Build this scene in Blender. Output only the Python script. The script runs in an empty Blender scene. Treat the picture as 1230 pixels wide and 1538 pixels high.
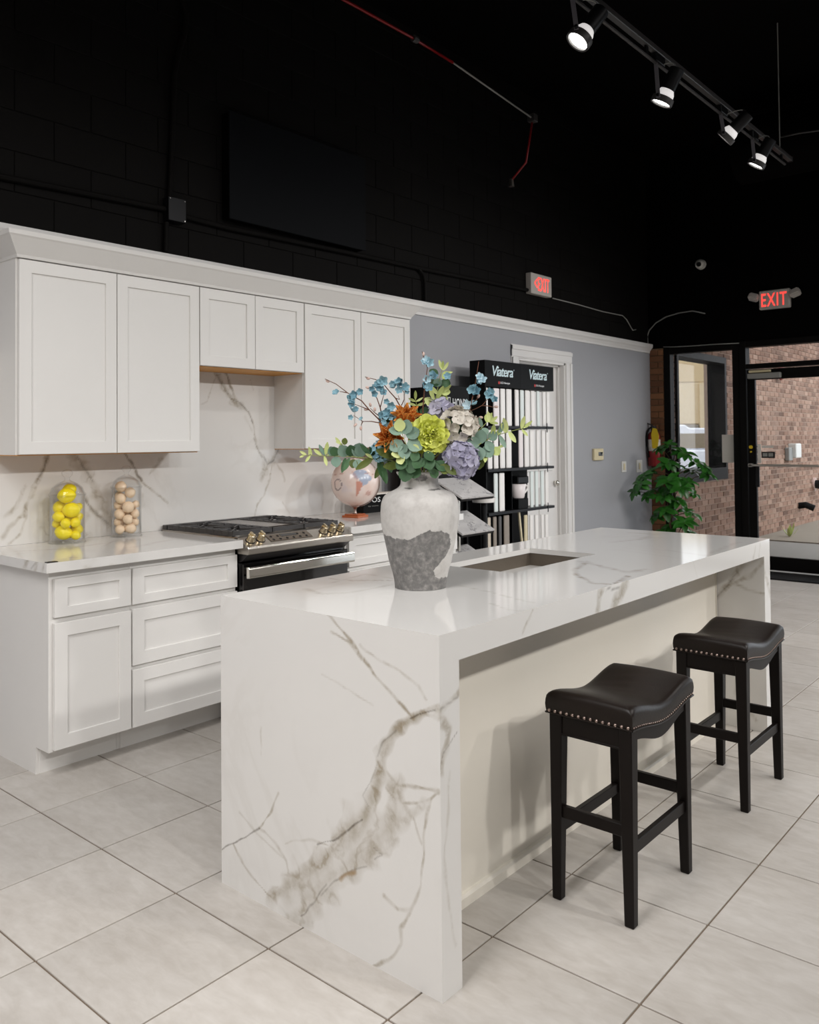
import bpy, bmesh, math, random
import numpy as np
from mathutils import Vector, Matrix, noise as mnoise

random.seed(7)
SC = bpy.context.scene
COL = SC.collection
PI = math.pi

# ------------------------------------------------------------------ camera
# world: metres, X along the island (away from the camera), Y towards the kitchen wall, Z up; the
# origin is the nearest bottom corner of the island
FPX, CX, CY = 1259.128, 607.65, 632.06          # focal length and principal point in 1230x1538 pixels
YAW, PITCH, ROLL = 0.7112, 0.0229, -0.0092
CAM = Vector((-1.664, -1.3258, 1.4084))
_c, _s = math.cos(YAW), math.sin(YAW)
FWD = Vector((_c*math.cos(PITCH), _s*math.cos(PITCH), math.sin(PITCH)))
_R = Vector((_s, -_c, 0.0)); _U = _R.cross(FWD)
RGT = _R*math.cos(ROLL) + _U*math.sin(ROLL)
UPV = _U*math.cos(ROLL) - _R*math.sin(ROLL)
cam_data = bpy.data.cameras.new('camera'); cam = bpy.data.objects.new('camera', cam_data); COL.objects.link(cam)
m = Matrix.Identity(4)
for i in range(3):
    m[i][0] = RGT[i]; m[i][1] = UPV[i]; m[i][2] = -FWD[i]; m[i][3] = CAM[i]
cam.matrix_world = m
cam_data.sensor_fit = 'AUTO'; cam_data.sensor_width = 36.0; cam_data.lens = FPX*36.0/1538.0
cam_data.shift_x = (615.0-CX)/1538.0
cam_data.shift_y = -(769.0-CY)/1538.0
cam_data.clip_start = 0.05; cam_data.clip_end = 300
cam_data.dof.use_dof = True; cam_data.dof.focus_distance = 3.1; cam_data.dof.aperture_fstop = 8.0
SC.camera = cam

# ------------------------------------------------------------------ exposure, sky, lamps
SC.view_settings.view_transform = 'Standard'
SC.view_settings.look = 'None'
SC.view_settings.exposure = 0.0
SC.view_settings.gamma = 1.0
SC.view_settings.use_curve_mapping = False
w = bpy.data.worlds.new('overcast_sky'); SC.world = w; w.use_nodes = True
bg = w.node_tree.nodes['Background']
bg.inputs['Color'].default_value = (0.86, 0.92, 1.0, 1); bg.inputs['Strength'].default_value = 3.0

def lamp(kind, name, loc, aim=None, power=100, color=(1, 1, 1), size=0.1, size_y=None, spot=120, blend=0.6):
    d = bpy.data.lights.new(name, kind); d.energy = power*0.34; d.color = color
    if kind == 'AREA':
        d.size = size
        if size_y: d.shape = 'RECTANGLE'; d.size_y = size_y
    else:
        d.shadow_soft_size = size
        if kind == 'SPOT': d.spot_size = math.radians(spot); d.spot_blend = blend
    o = bpy.data.objects.new(name, d); COL.objects.link(o); o.location = loc
    if aim is not None:
        o.rotation_euler = (Vector(aim)-Vector(loc)).to_track_quat('-Z', 'Y').to_euler()
    return o
WARM = (1.0, 0.975, 0.945); NEUT = (1.0, 0.975, 0.96)
# soft fill lamps added out of view behind and beside the camera, and the second lighting track
def fill_panel(loc, aim, power, sx, sy):
    o = lamp('AREA', 'soft_fill_light', loc, aim, power, NEUT, sx, sy); o.data.spread = math.radians(125); return o
fill_panel((0.6, -2.4, 3.9), (0.8, -1.2, 0), 50, 3.6, 1.4)
fill_panel((4.4, -2.6, 3.9), (4.8, -0.6, 0), 150, 3.6, 1.4)
fill_panel((-2.9, 0.0, 3.9), (-1.9, 0.3, 0), 290, 1.4, 3.0)
for tx_, pw in ((-2.3, 60), (-0.6, 60), (1.1, 75), (2.8, 75), (4.6, 80), (6.0, 70)):
    lamp('SPOT', 'rear_track_light', (tx_, -3.6, 3.35), (tx_*0.9+0.2, 2.1, 0.1), pw*7.4, WARM, 0.09, spot=70, blend=0.85)

# ------------------------------------------------------------------ pixel -> point on a real plane (measuring aid)
def ray(px, py): return FWD + RGT*((px-CX)/FPX) - UPV*((py-CY)/FPX)
def at(px, py, ax, v):
    k = 'xyz'.index(ax); d = ray(px, py); return CAM + d*((v-CAM[k])/d[k])
def atd(px, py, depth): return CAM + ray(px, py)*depth
def proj(p):
    q = Vector(p)-CAM; d = q.dot(FWD)
    return (CX+FPX*q.dot(RGT)/d, CY-FPX*q.dot(UPV)/d, d)

# ------------------------------------------------------------------ geometry collector
class G:
    def __init__(s): s.v = []; s.f = []
    def add(s, vs, fs):
        b = len(s.v); s.v += [Vector(p) for p in vs]; s.f += [tuple(b+i for i in f) for f in fs]; return s
    def box(s, x0, x1, y0, y1, z0, z1):
        return s.add([(x0,y0,z0),(x1,y0,z0),(x1,y1,z0),(x0,y1,z0),(x0,y0,z1),(x1,y0,z1),(x1,y1,z1),(x0,y1,z1)],
                     [(0,3,2,1),(4,5,6,7),(0,1,5,4),(1,2,6,5),(2,3,7,6),(3,0,4,7)])
    def hexa(s, p):          # eight corners, bottom four then top four, counter-clockwise
        return s.add(p, [(0,3,2,1),(4,5,6,7),(0,1,5,4),(1,2,6,5),(2,3,7,6),(3,0,4,7)])
    def tube(s, pts, r, n=8, cap=True):
        pts = [Vector(p) for p in pts]; rs = r if isinstance(r, (list, tuple)) else [r]*len(pts)
        rings = []; ref = None
        for i, p in enumerate(pts):
            t = (pts[min(i+1, len(pts)-1)]-pts[max(i-1, 0)]).normalized()
            if ref is None: ref = t.orthogonal().normalized()
            ref = (ref - t*ref.dot(t)).normalized(); b = t.cross(ref)
            rings.append([p + (ref*math.cos(2*PI*k/n)+b*math.sin(2*PI*k/n))*rs[i] for k in range(n)])
        vs = [q for rg in rings for q in rg]; fs = []
        for i in range(len(pts)-1):
            for k in range(n): fs.append((i*n+k, i*n+(k+1) % n, (i+1)*n+(k+1) % n, (i+1)*n+k))
        if cap: fs.append(tuple(range(n-1, -1, -1))); fs.append(tuple((len(pts)-1)*n+k for k in range(n)))
        return s.add(vs, fs)
    def lathe(s, prof, n=32, c=(0,0,0), closed=False):   # prof: (r, z)
        c = Vector(c); vs = []; fs = []
        for r, z in prof:
            for k in range(n): vs.append(c+Vector((r*math.cos(2*PI*k/n), r*math.sin(2*PI*k/n), z)))
        m_ = len(prof)
        for i in range(m_-1 if not closed else m_):
            j = (i+1) % m_
            for k in range(n): fs.append((i*n+k, i*n+(k+1) % n, j*n+(k+1) % n, j*n+k))
        if not closed:
            if prof[0][0] > 1e-4: fs.append(tuple(range(n-1, -1, -1)))
            if prof[-1][0] > 1e-4: fs.append(tuple((m_-1)*n+k for k in range(n)))
        return s.add(vs, fs)
    def prism(s, poly, a, b, ax='x'):      # poly of 2D points extruded along an axis from a to b
        n = len(poly); vs = []
        for t in (a, b):
            for (p, q) in poly: vs.append({'x': (t, p, q), 'y': (p, t, q), 'z': (p, q, t)}[ax])
        fs = [tuple(range(n-1, -1, -1)), tuple(range(n, 2*n))]
        for i in range(n): fs.append((i, (i+1) % n, n+(i+1) % n, n+i))
        return s.add(vs, fs)
    def sphere(s, c, r, nu=14, nv=9, sc=(1,1,1)):
        c = Vector(c); vs = [c+Vector((0,0,-r*sc[2]))]; fs = []
        for j in range(1, nv):
            a = -PI/2+PI*j/nv
            for k in range(nu): vs.append(c+Vector((r*sc[0]*math.cos(a)*math.cos(2*PI*k/nu), r*sc[1]*math.cos(a)*math.sin(2*PI*k/nu), r*sc[2]*math.sin(a))))
        vs.append(c+Vector((0,0,r*sc[2]))); top = len(vs)-1
        for k in range(nu):
            fs.append((0, 1+(k+1) % nu, 1+k)); fs.append((top, 1+(nv-2)*nu+k, 1+(nv-2)*nu+(k+1) % nu))
        for j in range(nv-2):
            for k in range(nu): fs.append((1+j*nu+k, 1+j*nu+(k+1) % nu, 1+(j+1)*nu+(k+1) % nu, 1+(j+1)*nu+k))
        return s.add(vs, fs)
    def grid(s, fn, nu, nv):
        vs = [fn(i/nu, j/nv) for j in range(nv+1) for i in range(nu+1)]
        fs = [(j*(nu+1)+i, j*(nu+1)+i+1, (j+1)*(nu+1)+i+1, (j+1)*(nu+1)+i) for j in range(nv) for i in range(nu)]
        return s.add(vs, fs)
    def xf(s, M): s.v = [M @ p for p in s.v]; return s

WL = {}      # world location of every object origin (parents are never rotated at build time)
def mesh_from(g, name, mat, smooth=False, bevel=0.0, seg=1, off=Vector((0,0,0)), recalc=True, angle=None):
    me = bpy.data.meshes.new(name)
    me.from_pydata([tuple(p-off) for p in g.v], [], g.f)
    if bevel > 0 or recalc:
        bm = bmesh.new(); bm.from_mesh(me)
        if recalc: bmesh.ops.recalc_face_normals(bm, faces=bm.faces)
        if bevel > 0:
            es = [e for e in bm.edges if len(e.link_faces) == 2 and e.calc_face_angle(0) > 0.5]
            bmesh.ops.bevel(bm, geom=es, offset=bevel, segments=seg, affect='EDGES', clamp_overlap=True)
        bm.to_mesh(me); bm.free()
    if smooth:
        me.shade_smooth() if hasattr(me, 'shade_smooth') else None
        if angle: me.set_sharp_from_angle(angle=angle)
    if mat: me.materials.append(mat)
    return me
def tags(o, label=None, cat=None, group=None, kind=None):
    if label: o['label'] = label
    if cat: o['category'] = cat
    if group: o['group'] = group
    if kind: o['kind'] = kind
    return o
def obj(name, g, mat, parent=None, label=None, cat=None, group=None, kind=None, **kw):
    if parent is not None:
        org = WL[parent]
    else:
        xs = [p.x for p in g.v]; ys = [p.y for p in g.v]; zs = [p.z for p in g.v]
        org = Vector(((min(xs)+max(xs))/2, (min(ys)+max(ys))/2, min(zs)))
    me = mesh_from(g, name, mat, off=org, **kw)
    o = bpy.data.objects.new(name, me); COL.objects.link(o)
    if parent is not None: o.parent = parent
    else: o.location = org
    WL[o] = org.copy()
    return tags(o, label, cat, group, kind)
def thing(name, loc, label=None, cat=None, group=None, kind=None):
    o = bpy.data.objects.new(name, None); COL.objects.link(o); o.location = loc; o.empty_display_size = 0.1
    WL[o] = Vector(loc); return tags(o, label, cat, group, kind)
def inst(name, me, M, parent=None):
    o = bpy.data.objects.new(name, me); COL.objects.link(o)
    if parent is not None:
        o.parent = parent; o.matrix_local = Matrix.Translation(-WL[parent]) @ M
    else: o.matrix_world = M
    return o
def copy_tree(o, parent=None):
    c = o.copy(); COL.objects.link(c)
    if parent is not None: c.parent = parent
    for ch in list(o.children): copy_tree(ch, c)
    return c
def frame(p, fwd, nrm, s=1.0):   # local +Y -> fwd, local +Z -> nrm
    f = Vector(fwd).normalized(); n = Vector(nrm); n = n-f*n.dot(f)
    if n.length < 1e-5: n = f.orthogonal()
    n.normalize(); r = f.cross(n)
    sx, sy, sz = s if isinstance(s, (tuple, list)) else (s, s, s)
    return Matrix(((r.x*sx, f.x*sy, n.x*sz, p[0]), (r.y*sx, f.y*sy, n.y*sz, p[1]), (r.z*sx, f.z*sy, n.z*sz, p[2]), (0,0,0,1)))

# ------------------------------------------------------------------ materials
def srgb(r, g, b):
    f = lambda c: (c/255)/12.92 if c/255 <= 0.04045 else ((c/255+0.055)/1.055)**2.4
    return (f(r), f(g), f(b), 1)
def new_mat(name):
    m_ = bpy.data.materials.new(name); m_.use_nodes = True; return m_, m_.node_tree.nodes, m_.node_tree.links, m_.node_tree.nodes['Principled BSDF']
def N(nodes, typ, **kw):
    n = nodes.new(typ)
    for k, v in kw.items():
        if k in n.inputs.keys(): n.inputs[k].default_value = v
        else: setattr(n, k, v)
    return n
def mixc(nodes, links, fac, a, b, mode='MIX'):
    n = nodes.new('ShaderNodeMix'); n.data_type = 'RGBA'; n.blend_type = mode
    for sock, v in ((n.inputs[0], fac), (n.inputs[6], a), (n.inputs[7], b)):
        if hasattr(v, 'is_linked'): links.new(v, sock)
        else: sock.default_value = v
    return n.outputs[2]
def ramp(nodes, links, fac, stops):
    n = nodes.new('ShaderNodeValToRGB'); cr = n.color_ramp
    while len(cr.elements) < len(stops): cr.elements.new(0.5)
    for e, (p, c) in zip(cr.elements, stops): e.position = p; e.color = c if len(c) == 4 else (*c, 1)
    links.new(fac, n.inputs[0]); return n.outputs[0]
def pos_noise(nodes, links, scale, detail=4, rough=0.5, dist=0.0, coord='pos', vscale=None):
    if coord == 'pos': src = nodes.new('ShaderNodeNewGeometry').outputs['Position']
    else: src = nodes.new('ShaderNodeTexCoord').outputs['Object']
    if vscale:
        mp = nodes.new('ShaderNodeMapping'); mp.inputs['Scale'].default_value = vscale; links.new(src, mp.inputs[0]); src = mp.outputs[0]
    n = nodes.new('ShaderNodeTexNoise'); n.inputs['Scale'].default_value = scale; n.inputs['Detail'].default_value = detail
    n.inputs['Roughness'].default_value = rough; n.inputs['Distortion'].default_value = dist
    links.new(src, n.inputs['Vector']); return n.outputs[0]
def plain(name, col, rough=0.5, metal=0.0, var=0.06, nscale=30, bump=0.0, coat=0.0, spec=0.5, bscale=None, vscale=None):
    m_, nd, lk, b = new_mat(name)
    nz = pos_noise(nd, lk, nscale, 4, vscale=vscale, coord='obj')
    lo = tuple(c*(1-var) for c in col[:3])+(1,); hi = tuple(min(1, c*(1+var)) for c in col[:3])+(1,)
    lk.new(mixc(nd, lk, nz, lo, hi), b.inputs['Base Color'])
    b.inputs['Roughness'].default_value = rough; b.inputs['Metallic'].default_value = metal
    b.inputs['Coat Weight'].default_value = coat; b.inputs['Specular IOR Level'].default_value = spec
    if bump:
        bp = nd.new('ShaderNodeBump'); bp.inputs['Strength'].default_value = bump; bp.inputs['Distance'].default_value = 0.004
        lk.new(pos_noise(nd, lk, bscale or nscale, 5, vscale=vscale, coord='obj'), bp.inputs['Height']); lk.new(bp.outputs[0], b.inputs['Normal'])
    return m_
def marble(name, base=(225,223,220), ridge=0.35, rscale=1.1, attr=True, rough=0.09, vein=(150,138,116), dark=(88,78,66), clouds=0.2):
    m_, nd, lk, b = new_mat(name)
    base_l = srgb(*base); cloud = tuple(c*0.86 for c in base_l[:3])+(1,)
    c1 = pos_noise(nd, lk, 1.6, 4, 0.55, 0.1)
    c1r = ramp(nd, lk, c1, [(0.45, (0,0,0)), (0.8, (1,1,1))])
    mlt = N(nd, 'ShaderNodeMath', operation='MULTIPLY'); lk.new(c1r, mlt.inputs[0]); mlt.inputs[1].default_value = clouds
    col = mixc(nd, lk, mlt.outputs[0], base_l, cloud)
    if ridge > 0:
        n1 = pos_noise(nd, lk, rscale, 7, 0.55, 1.2)
        r1 = ramp(nd, lk, n1, [(0.470, (0,0,0)), (0.497, (1,1,1)), (0.503, (1,1,1)), (0.535, (0,0,0))])
        n2 = pos_noise(nd, lk, rscale*1.7, 3, 0.5, 0)
        r2 = ramp(nd, lk, n2, [(0.45, (0,0,0)), (0.62, (1,1,1))])
        ml = N(nd, 'ShaderNodeMath', operation='MULTIPLY'); lk.new(r1, ml.inputs[0]); lk.new(r2, ml.inputs[1])
        ml2 = N(nd, 'ShaderNodeMath', operation='MULTIPLY'); lk.new(ml.outputs[0], ml2.inputs[0]); ml2.inputs[1].default_value = ridge
        col = mixc(nd, lk, ml2.outputs[0], col, srgb(*vein))
    if attr:
        a = nd.new('ShaderNodeAttribute'); a.attribute_name = 'veins'
        sp = nd.new('ShaderNodeSeparateColor'); lk.new(a.outputs['Color'], sp.inputs[0])
        n3 = pos_noise(nd, lk, 22, 5, 0.6, 0.15)
        n3r = ramp(nd, lk, n3, [(0.25, (0.35,0.35,0.35)), (0.7, (1,1,1))])
        ma = N(nd, 'ShaderNodeMath', operation='MULTIPLY'); lk.new(sp.outputs[0], ma.inputs[0]); lk.new(n3r, ma.inputs[1])
        col = mixc(nd, lk, ma.outputs[0], col, srgb(*vein))
        n4 = pos_noise(nd, lk, 8.5, 5, 0.5, 0.25)
        r4 = ramp(nd, lk, n4, [(0.455, (0,0,0)), (0.495, (1,1,1)), (0.505, (1,1,1)), (0.55, (0,0,0))])
        md = N(nd, 'ShaderNodeMath', operation='MULTIPLY'); lk.new(sp.outputs[0], md.inputs[0]); lk.new(r4, md.inputs[1])
        me_ = N(nd, 'ShaderNodeMath', operation='MULTIPLY'); me_.use_clamp = True; lk.new(md.outputs[0], me_.inputs[0]); me_.inputs[1].default_value = 0.85
        col = mixc(nd, lk, me_.outputs[0], col, srgb(146,132,108))
        n5 = pos_noise(nd, lk, 12, 4, 0.5, 0.3)
        r5 = ramp(nd, lk, n5, [(0.52, (0,0,0)), (0.66, (1,1,1))])
        mf = N(nd, 'ShaderNodeMath', operation='MULTIPLY'); lk.new(sp.outputs[0], mf.inputs[0]); lk.new(r5, mf.inputs[1])
        col = mixc(nd, lk, mf.outputs[0], col, base_l)
        mb = N(nd, 'ShaderNodeMath', operation='MULTIPLY'); lk.new(sp.outputs[1], mb.inputs[0]); lk.new(n3r, mb.inputs[1])
        col = mixc(nd, lk, mb.outputs[0], col, srgb(*dark))
        mc = N(nd, 'ShaderNodeMath', operation='MULTIPLY'); lk.new(sp.outputs[2], mc.inputs[0]); lk.new(n3r, mc.inputs[1])
        col = mixc(nd, lk, mc.outputs[0], col, srgb(158,128,86))
    lk.new(col, b.inputs['Base Color']); b.inputs['Roughness'].default_value = rough
    return m_
def glass(name, tint=(0.97,0.985,0.98), refl=1.0, r0=0.04, f0=0.5):
    m_ = bpy.data.materials.new(name); m_.use_nodes = True; nd = m_.node_tree.nodes; lk = m_.node_tree.links; nd.clear()
    out = nd.new('ShaderNodeOutputMaterial'); t = nd.new('ShaderNodeBsdfTransparent'); t.inputs[0].default_value = (*tint, 1)
    gl = nd.new('ShaderNodeBsdfGlossy'); gl.inputs['Roughness'].default_value = 0.02
    lw = nd.new('ShaderNodeLayerWeight'); lw.inputs[0].default_value = 0.5
    mr = nd.new('ShaderNodeMapRange'); mr.inputs[1].default_value = f0; mr.inputs[2].default_value = 1.0; mr.inputs[3].default_value = r0; mr.inputs[4].default_value = 0.55*refl
    lk.new(lw.outputs['Facing'], mr.inputs[0])
    mx = nd.new('ShaderNodeMixShader'); lk.new(mr.outputs[0], mx.inputs[0]); lk.new(t.outputs[0], mx.inputs[1]); lk.new(gl.outputs[0], mx.inputs[2])
    lk.new(mx.outputs[0], out.inputs[0]); return m_
def emit(name, col, s, base=(0.8,0.8,0.8)):
    m_, nd, lk, b = new_mat(name); b.inputs['Base Color'].default_value = (*base, 1)
    b.inputs['Emission Color'].default_value = col; b.inputs['Emission Strength'].default_value = s; return m_

M = {}
M['cab'] = plain('white_cabinet_paint', srgb(229,227,224), 0.38, var=0.015, nscale=6, bump=0.03, bscale=60)
M['trim'] = plain('white_trim_paint', srgb(232,230,228), 0.4, var=0.015, nscale=6)
M['cream'] = plain('cream_panel_paint', srgb(234,228,216), 0.35, var=0.02, nscale=4)
M['birch'] = plain('birch_plywood', srgb(214,150,66), 0.5, var=0.12, nscale=8, vscale=(1,12,12))
M['marble'] = marble('veined_marble', ridge=0.07)
M['marble_plain'] = marble('lightly_veined_marble', attr=False, ridge=0.5)
M['marble_grey'] = marble('grey_marble_sample', attr=False, ridge=0.95, rscale=9, base=(205,203,203), vein=(110,108,112), clouds=0.9)
M['gray'] = plain('grey_wall_paint', srgb(166,167,172), 0.6, var=0.02, nscale=3, bump=0.05, bscale=120)
M['white_wall'] = plain('pale_wall_paint', srgb(205,203,198), 0.6, var=0.02, nscale=3)
M['black'] = plain('black_paint', srgb(15,13,12), 0.7, spec=.12, var=0.25, nscale=7, bump=0.15, bscale=90)
M['ceil'] = plain('black_ceiling_paint', srgb(6,5,5), spec=.05, rough=0.85, var=0.2, nscale=3)
M['blackgloss'] = plain('black_display_board', srgb(9,9,10), 0.5, var=0.1, spec=.15)
M['blackmetal'] = plain('black_metal', srgb(30,30,32), 0.4, metal=0.6, var=0.1)
M['alu'] = plain('dark_bronze_aluminium', srgb(12,10,9), 0.5, var=0.1, spec=.12)
M['steel'] = plain('brushed_stainless_steel', srgb(196,190,182), 0.28, metal=1.0, var=0.06, nscale=12, vscale=(1,40,40))
M['chrome'] = plain('chrome', srgb(225,222,215), 0.12, metal=1.0, var=0.02)
M['knob'] = plain('warm_chrome', srgb(224,208,176), 0.18, metal=1.0, var=0.04)
M['iron'] = plain('cast_iron', srgb(60,58,58), 0.42, metal=0.2, var=0.15, nscale=60, bump=0.1)
M['burnerpan'] = plain('dark_enamel', srgb(96,88,82), 0.25, metal=0.7, var=0.06)
M['oven'] = plain('black_oven_glass', srgb(16,15,15), 0.08, var=0.05, coat=0.4)
M['sink'] = plain('granite_composite_sink', srgb(112,103,92), 0.35, metal=0.35, var=0.08, nscale=80)
M['leather'] = plain('black_bonded_leather', srgb(28,21,17), 0.38, var=0.15, nscale=18, bump=0.12, bscale=160, spec=0.25)
M['wood'] = plain('espresso_wood', srgb(17,11,9), 0.42, spec=.2, var=0.25, nscale=10, vscale=(6,6,0.6))
M['brass'] = plain('antique_brass_nail', srgb(168,150,142), 0.3, metal=1.0, var=0.1)
M['grout'] = plain('brown_grout', srgb(112,98,84), 0.9, var=0.1, nscale=40)
M['lemon'] = plain('lemon_skin', srgb(255,232,14), 0.4, var=0.06, nscale=30, bump=0.25, bscale=140)
M['bulb'] = plain('beige_dried_bulb', srgb(244,216,186), 0.6, var=0.16, nscale=30, bump=0.3, bscale=60)
M['glass'] = glass('clear_jar_glass', (0.994,0.996,0.994), 1.0, 0.035, 0.35)
M['pane'] = glass('storefront_glass', (0.9,0.9,0.89), 0.4, 0.02); M['pane_dark'] = glass('shade_tinted_glass', (0.80,0.79,0.78), 0.4, 0.015)  # the darker tint stands in for shade on the brick beyond
M['stem'] = plain('brown_twig', srgb(104,66,48), 0.7, var=0.2, nscale=40)
M['gstem'] = plain('green_stem', srgb(150,160,88), 0.6, var=0.15)
def petal_mat(name, a, b, rough=0.6, trans=0.15):
    m_, nd, lk, bs = new_mat(name)
    oi = nd.new('ShaderNodeObjectInfo'); tc = nd.new('ShaderNodeTexCoord')
    nz = nd.new('ShaderNodeTexNoise'); nz.inputs['Scale'].default_value = 40; lk.new(tc.outputs['Object'], nz.inputs['Vector'])
    ad = N(nd, 'ShaderNodeMath', operation='ADD'); lk.new(oi.outputs['Random'], ad.inputs[0]); lk.new(nz.outputs[0], ad.inputs[1])
    ml = N(nd, 'ShaderNodeMath', operation='MULTIPLY'); lk.new(ad.outputs[0], ml.inputs[0]); ml.inputs[1].default_value = 0.5
    lk.new(mixc(nd, lk, ml.outputs[0], srgb(*a), srgb(*b)), bs.inputs['Base Color']); bs.inputs['Roughness'].default_value = rough
    return m_
M['lime'] = petal_mat('lime_petal', (224,230,84), (244,248,156))
M['orange'] = petal_mat('orange_petal', (208,112,30), (246,182,96))
M['hgray'] = petal_mat('greige_petal', (186,178,164), (224,218,208))
M['purple'] = petal_mat('lilac_petal', (138,134,164), (200,198,214))
M['teal'] = petal_mat('teal_petal', (88,138,158), (166,204,214))
M['paleblue'] = petal_mat('pale_blue_petal', (140,196,212), (216,232,240))
M['euc'] = petal_mat('eucalyptus_leaf', (92,122,106), (146,172,154))
M['leafd'] = petal_mat('deep_green_leaf', (32,66,38), (80,120,76))
M['leafo'] = petal_mat('olive_leaf', (70,86,34), (112,122,52))
M['leafl'] = petal_mat('pale_lime_leaf', (168,186,96), (222,228,164))
M['pink'] = petal_mat('pink_bud', (196,160,148), (226,204,194))
M['plant'] = petal_mat('glossy_plant_leaf', (14,56,16), (62,130,46), 0.3)
M['bark'] = plain('plant_stem', srgb(74,58,36), 0.8, var=0.2)
M['pot'] = plain('dark_pot', srgb(48,42,38), 0.5, var=0.1)
M['track'] = plain('charcoal_lacquer', srgb(64,62,62), 0.4, var=0.06)
M['yoke'] = plain('grey_yoke_enamel', srgb(104,102,108), 0.45, var=0.05)
M['red'] = plain('red_enamel', srgb(128,16,22), 0.3, var=0.08)
M['yellow'] = plain('yellow_tag', srgb(228,196,24), 0.5, var=0.05)
M['paper'] = plain('white_paper', srgb(226,220,212), 0.7, var=0.02)
M['plastic'] = plain('white_plastic', srgb(222,220,214), 0.4, var=0.02)
M['beige_plastic'] = plain('beige_plastic', srgb(222,208,170), 0.45, var=0.03)
M['greyplastic'] = plain('grey_plastic', srgb(150,150,146), 0.45, var=0.03)
M['textw'] = plain('white_print', srgb(236,238,240), 0.5, var=0.01)
M['textb'] = plain('pale_blue_print', srgb(212,232,238), 0.5, var=0.01)
M['textr'] = plain('red_print', srgb(190,50,50), 0.5, var=0.01)
M['rubber'] = plain('dark_rubber', srgb(22,21,21), 0.9, spec=.15, var=0.2, nscale=120, bump=0.4)
M['exit_red'] = emit('exit_letters', (1.0, 0.05, 0.04, 1), 1.6, (0.9, 0.1, 0.08))
M['exit_face'] = plain('exit_sign_face', srgb(196,190,184), 0.5, var=0.02)
M['lens'] = emit('lamp_lens', (1, 0.98, 0.93, 1), 6.0)
M['collar'] = emit('glowing_reflector', (1, 0.96, 0.94, 1), 0.55)
M['concrete'] = plain('concrete', srgb(140,136,130), 0.85, var=0.08, nscale=6, bump=0.2)
M['gravel'] = plain('gravel', srgb(140,130,116), 0.95, var=0.3, nscale=60, bump=0.8)
M['asphalt'] = plain('asphalt', srgb(96,94,92), 0.95, var=0.15, nscale=60)
M['beige_wall'] = plain('beige_stucco', srgb(214,190,150), 0.8, var=0.04)
M['cream_wall'] = plain('cream_stucco', srgb(226,206,172), 0.8, var=0.03)
M['garage'] = plain('grey_shutter', srgb(150,140,128), 0.7, var=0.06)
M['van'] = plain('white_car_paint', srgb(236,238,246), 0.2, var=0.01, coat=0.6)
M['vanglass'] = plain('tan_tinted_window', srgb(140,124,100), 0.25, var=0.05)
M['tire'] = plain('tyre_rubber', srgb(24,24,24), 0.8, var=0.1)

# porcelain floor tile: soft cloudy greige, each tile its own tone
def tile_mat():
    m_, nd, lk, b = new_mat('greige_porcelain_tile')
    oi = nd.new('ShaderNodeObjectInfo')
    n1 = pos_noise(nd, lk, 3.2, 6, 0.6, 0.5, vscale=(1, 0.55, 1)); n2 = pos_noise(nd, lk, 30, 5, 0.6, 0.4, vscale=(1, 0.4, 1))
    a = ramp(nd, lk, n1, [(0.3, srgb(172,166,159)), (0.5, srgb(188,183,177)), (0.72, srgb(202,198,193))])
    c = mixc(nd, lk, 0.35, a, ramp(nd, lk, n2, [(0.3, srgb(176,168,158)), (0.7, srgb(214,209,203))]))
    mr = N(nd, 'ShaderNodeMapRange'); mr.inputs[3].default_value = 0.93; mr.inputs[4].default_value = 1.04; lk.new(oi.outputs['Random'], mr.inputs[0])
    hs = nd.new('ShaderNodeHueSaturation'); lk.new(mr.outputs[0], hs.inputs['Value']); lk.new(c, hs.inputs['Color'])
    lk.new(hs.outputs[0], b.inputs['Base Color']); b.inputs['Roughness'].default_value = 0.42
    bp = nd.new('ShaderNodeBump'); bp.inputs['Strength'].default_value = 0.12; bp.inputs['Distance'].default_value = 0.003
    lk.new(n2, bp.inputs['Height']); lk.new(bp.outputs[0], b.inputs['Normal'])
    return m_
M['tile'] = tile_mat()
def brick_mat(name, cols, dirt):
    m_, nd, lk, b = new_mat(name)
    g = nd.new('ShaderNodeNewGeometry'); oi = nd.new('ShaderNodeObjectInfo')
    ad = N(nd, 'ShaderNodeMath', operation='ADD'); lk.new(g.outputs['Random Per Island'], ad.inputs[0]); lk.new(oi.outputs['Random'], ad.inputs[1])
    fr = N(nd, 'ShaderNodeMath', operation='FRACT'); lk.new(ad.outputs[0], fr.inputs[0])
    n = len(cols); c = ramp(nd, lk, fr.outputs[0], [(i/(n-1), srgb(*k)) for i, k in enumerate(cols)])
    nz = pos_noise(nd, lk, 25, 5, 0.6)
    c = mixc(nd, lk, 0.25, c, ramp(nd, lk, nz, [(0.3, srgb(*dirt)), (0.7, srgb(*cols[-1]))]))
    lk.new(c, b.inputs['Base Color']); b.inputs['Roughness'].default_value = 0.85
    return m_
M['brick'] = brick_mat('red_brick', [(94,68,54), (156,120,100), (174,140,120), (116,88,72), (184,152,132), (162,126,106), (136,104,86)], (116,86,70))
M['brick_in'] = brick_mat('brown_brick', [(92,60,40), (124,82,54), (150,102,66), (110,72,48)], (80,54,38))
M['mortar'] = plain('mortar', srgb(192,168,152), 0.95, var=0.08, nscale=40)
M['mortar_in'] = plain('brown_mortar', srgb(140,116,92), 0.95, var=0.08, nscale=40)

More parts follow.
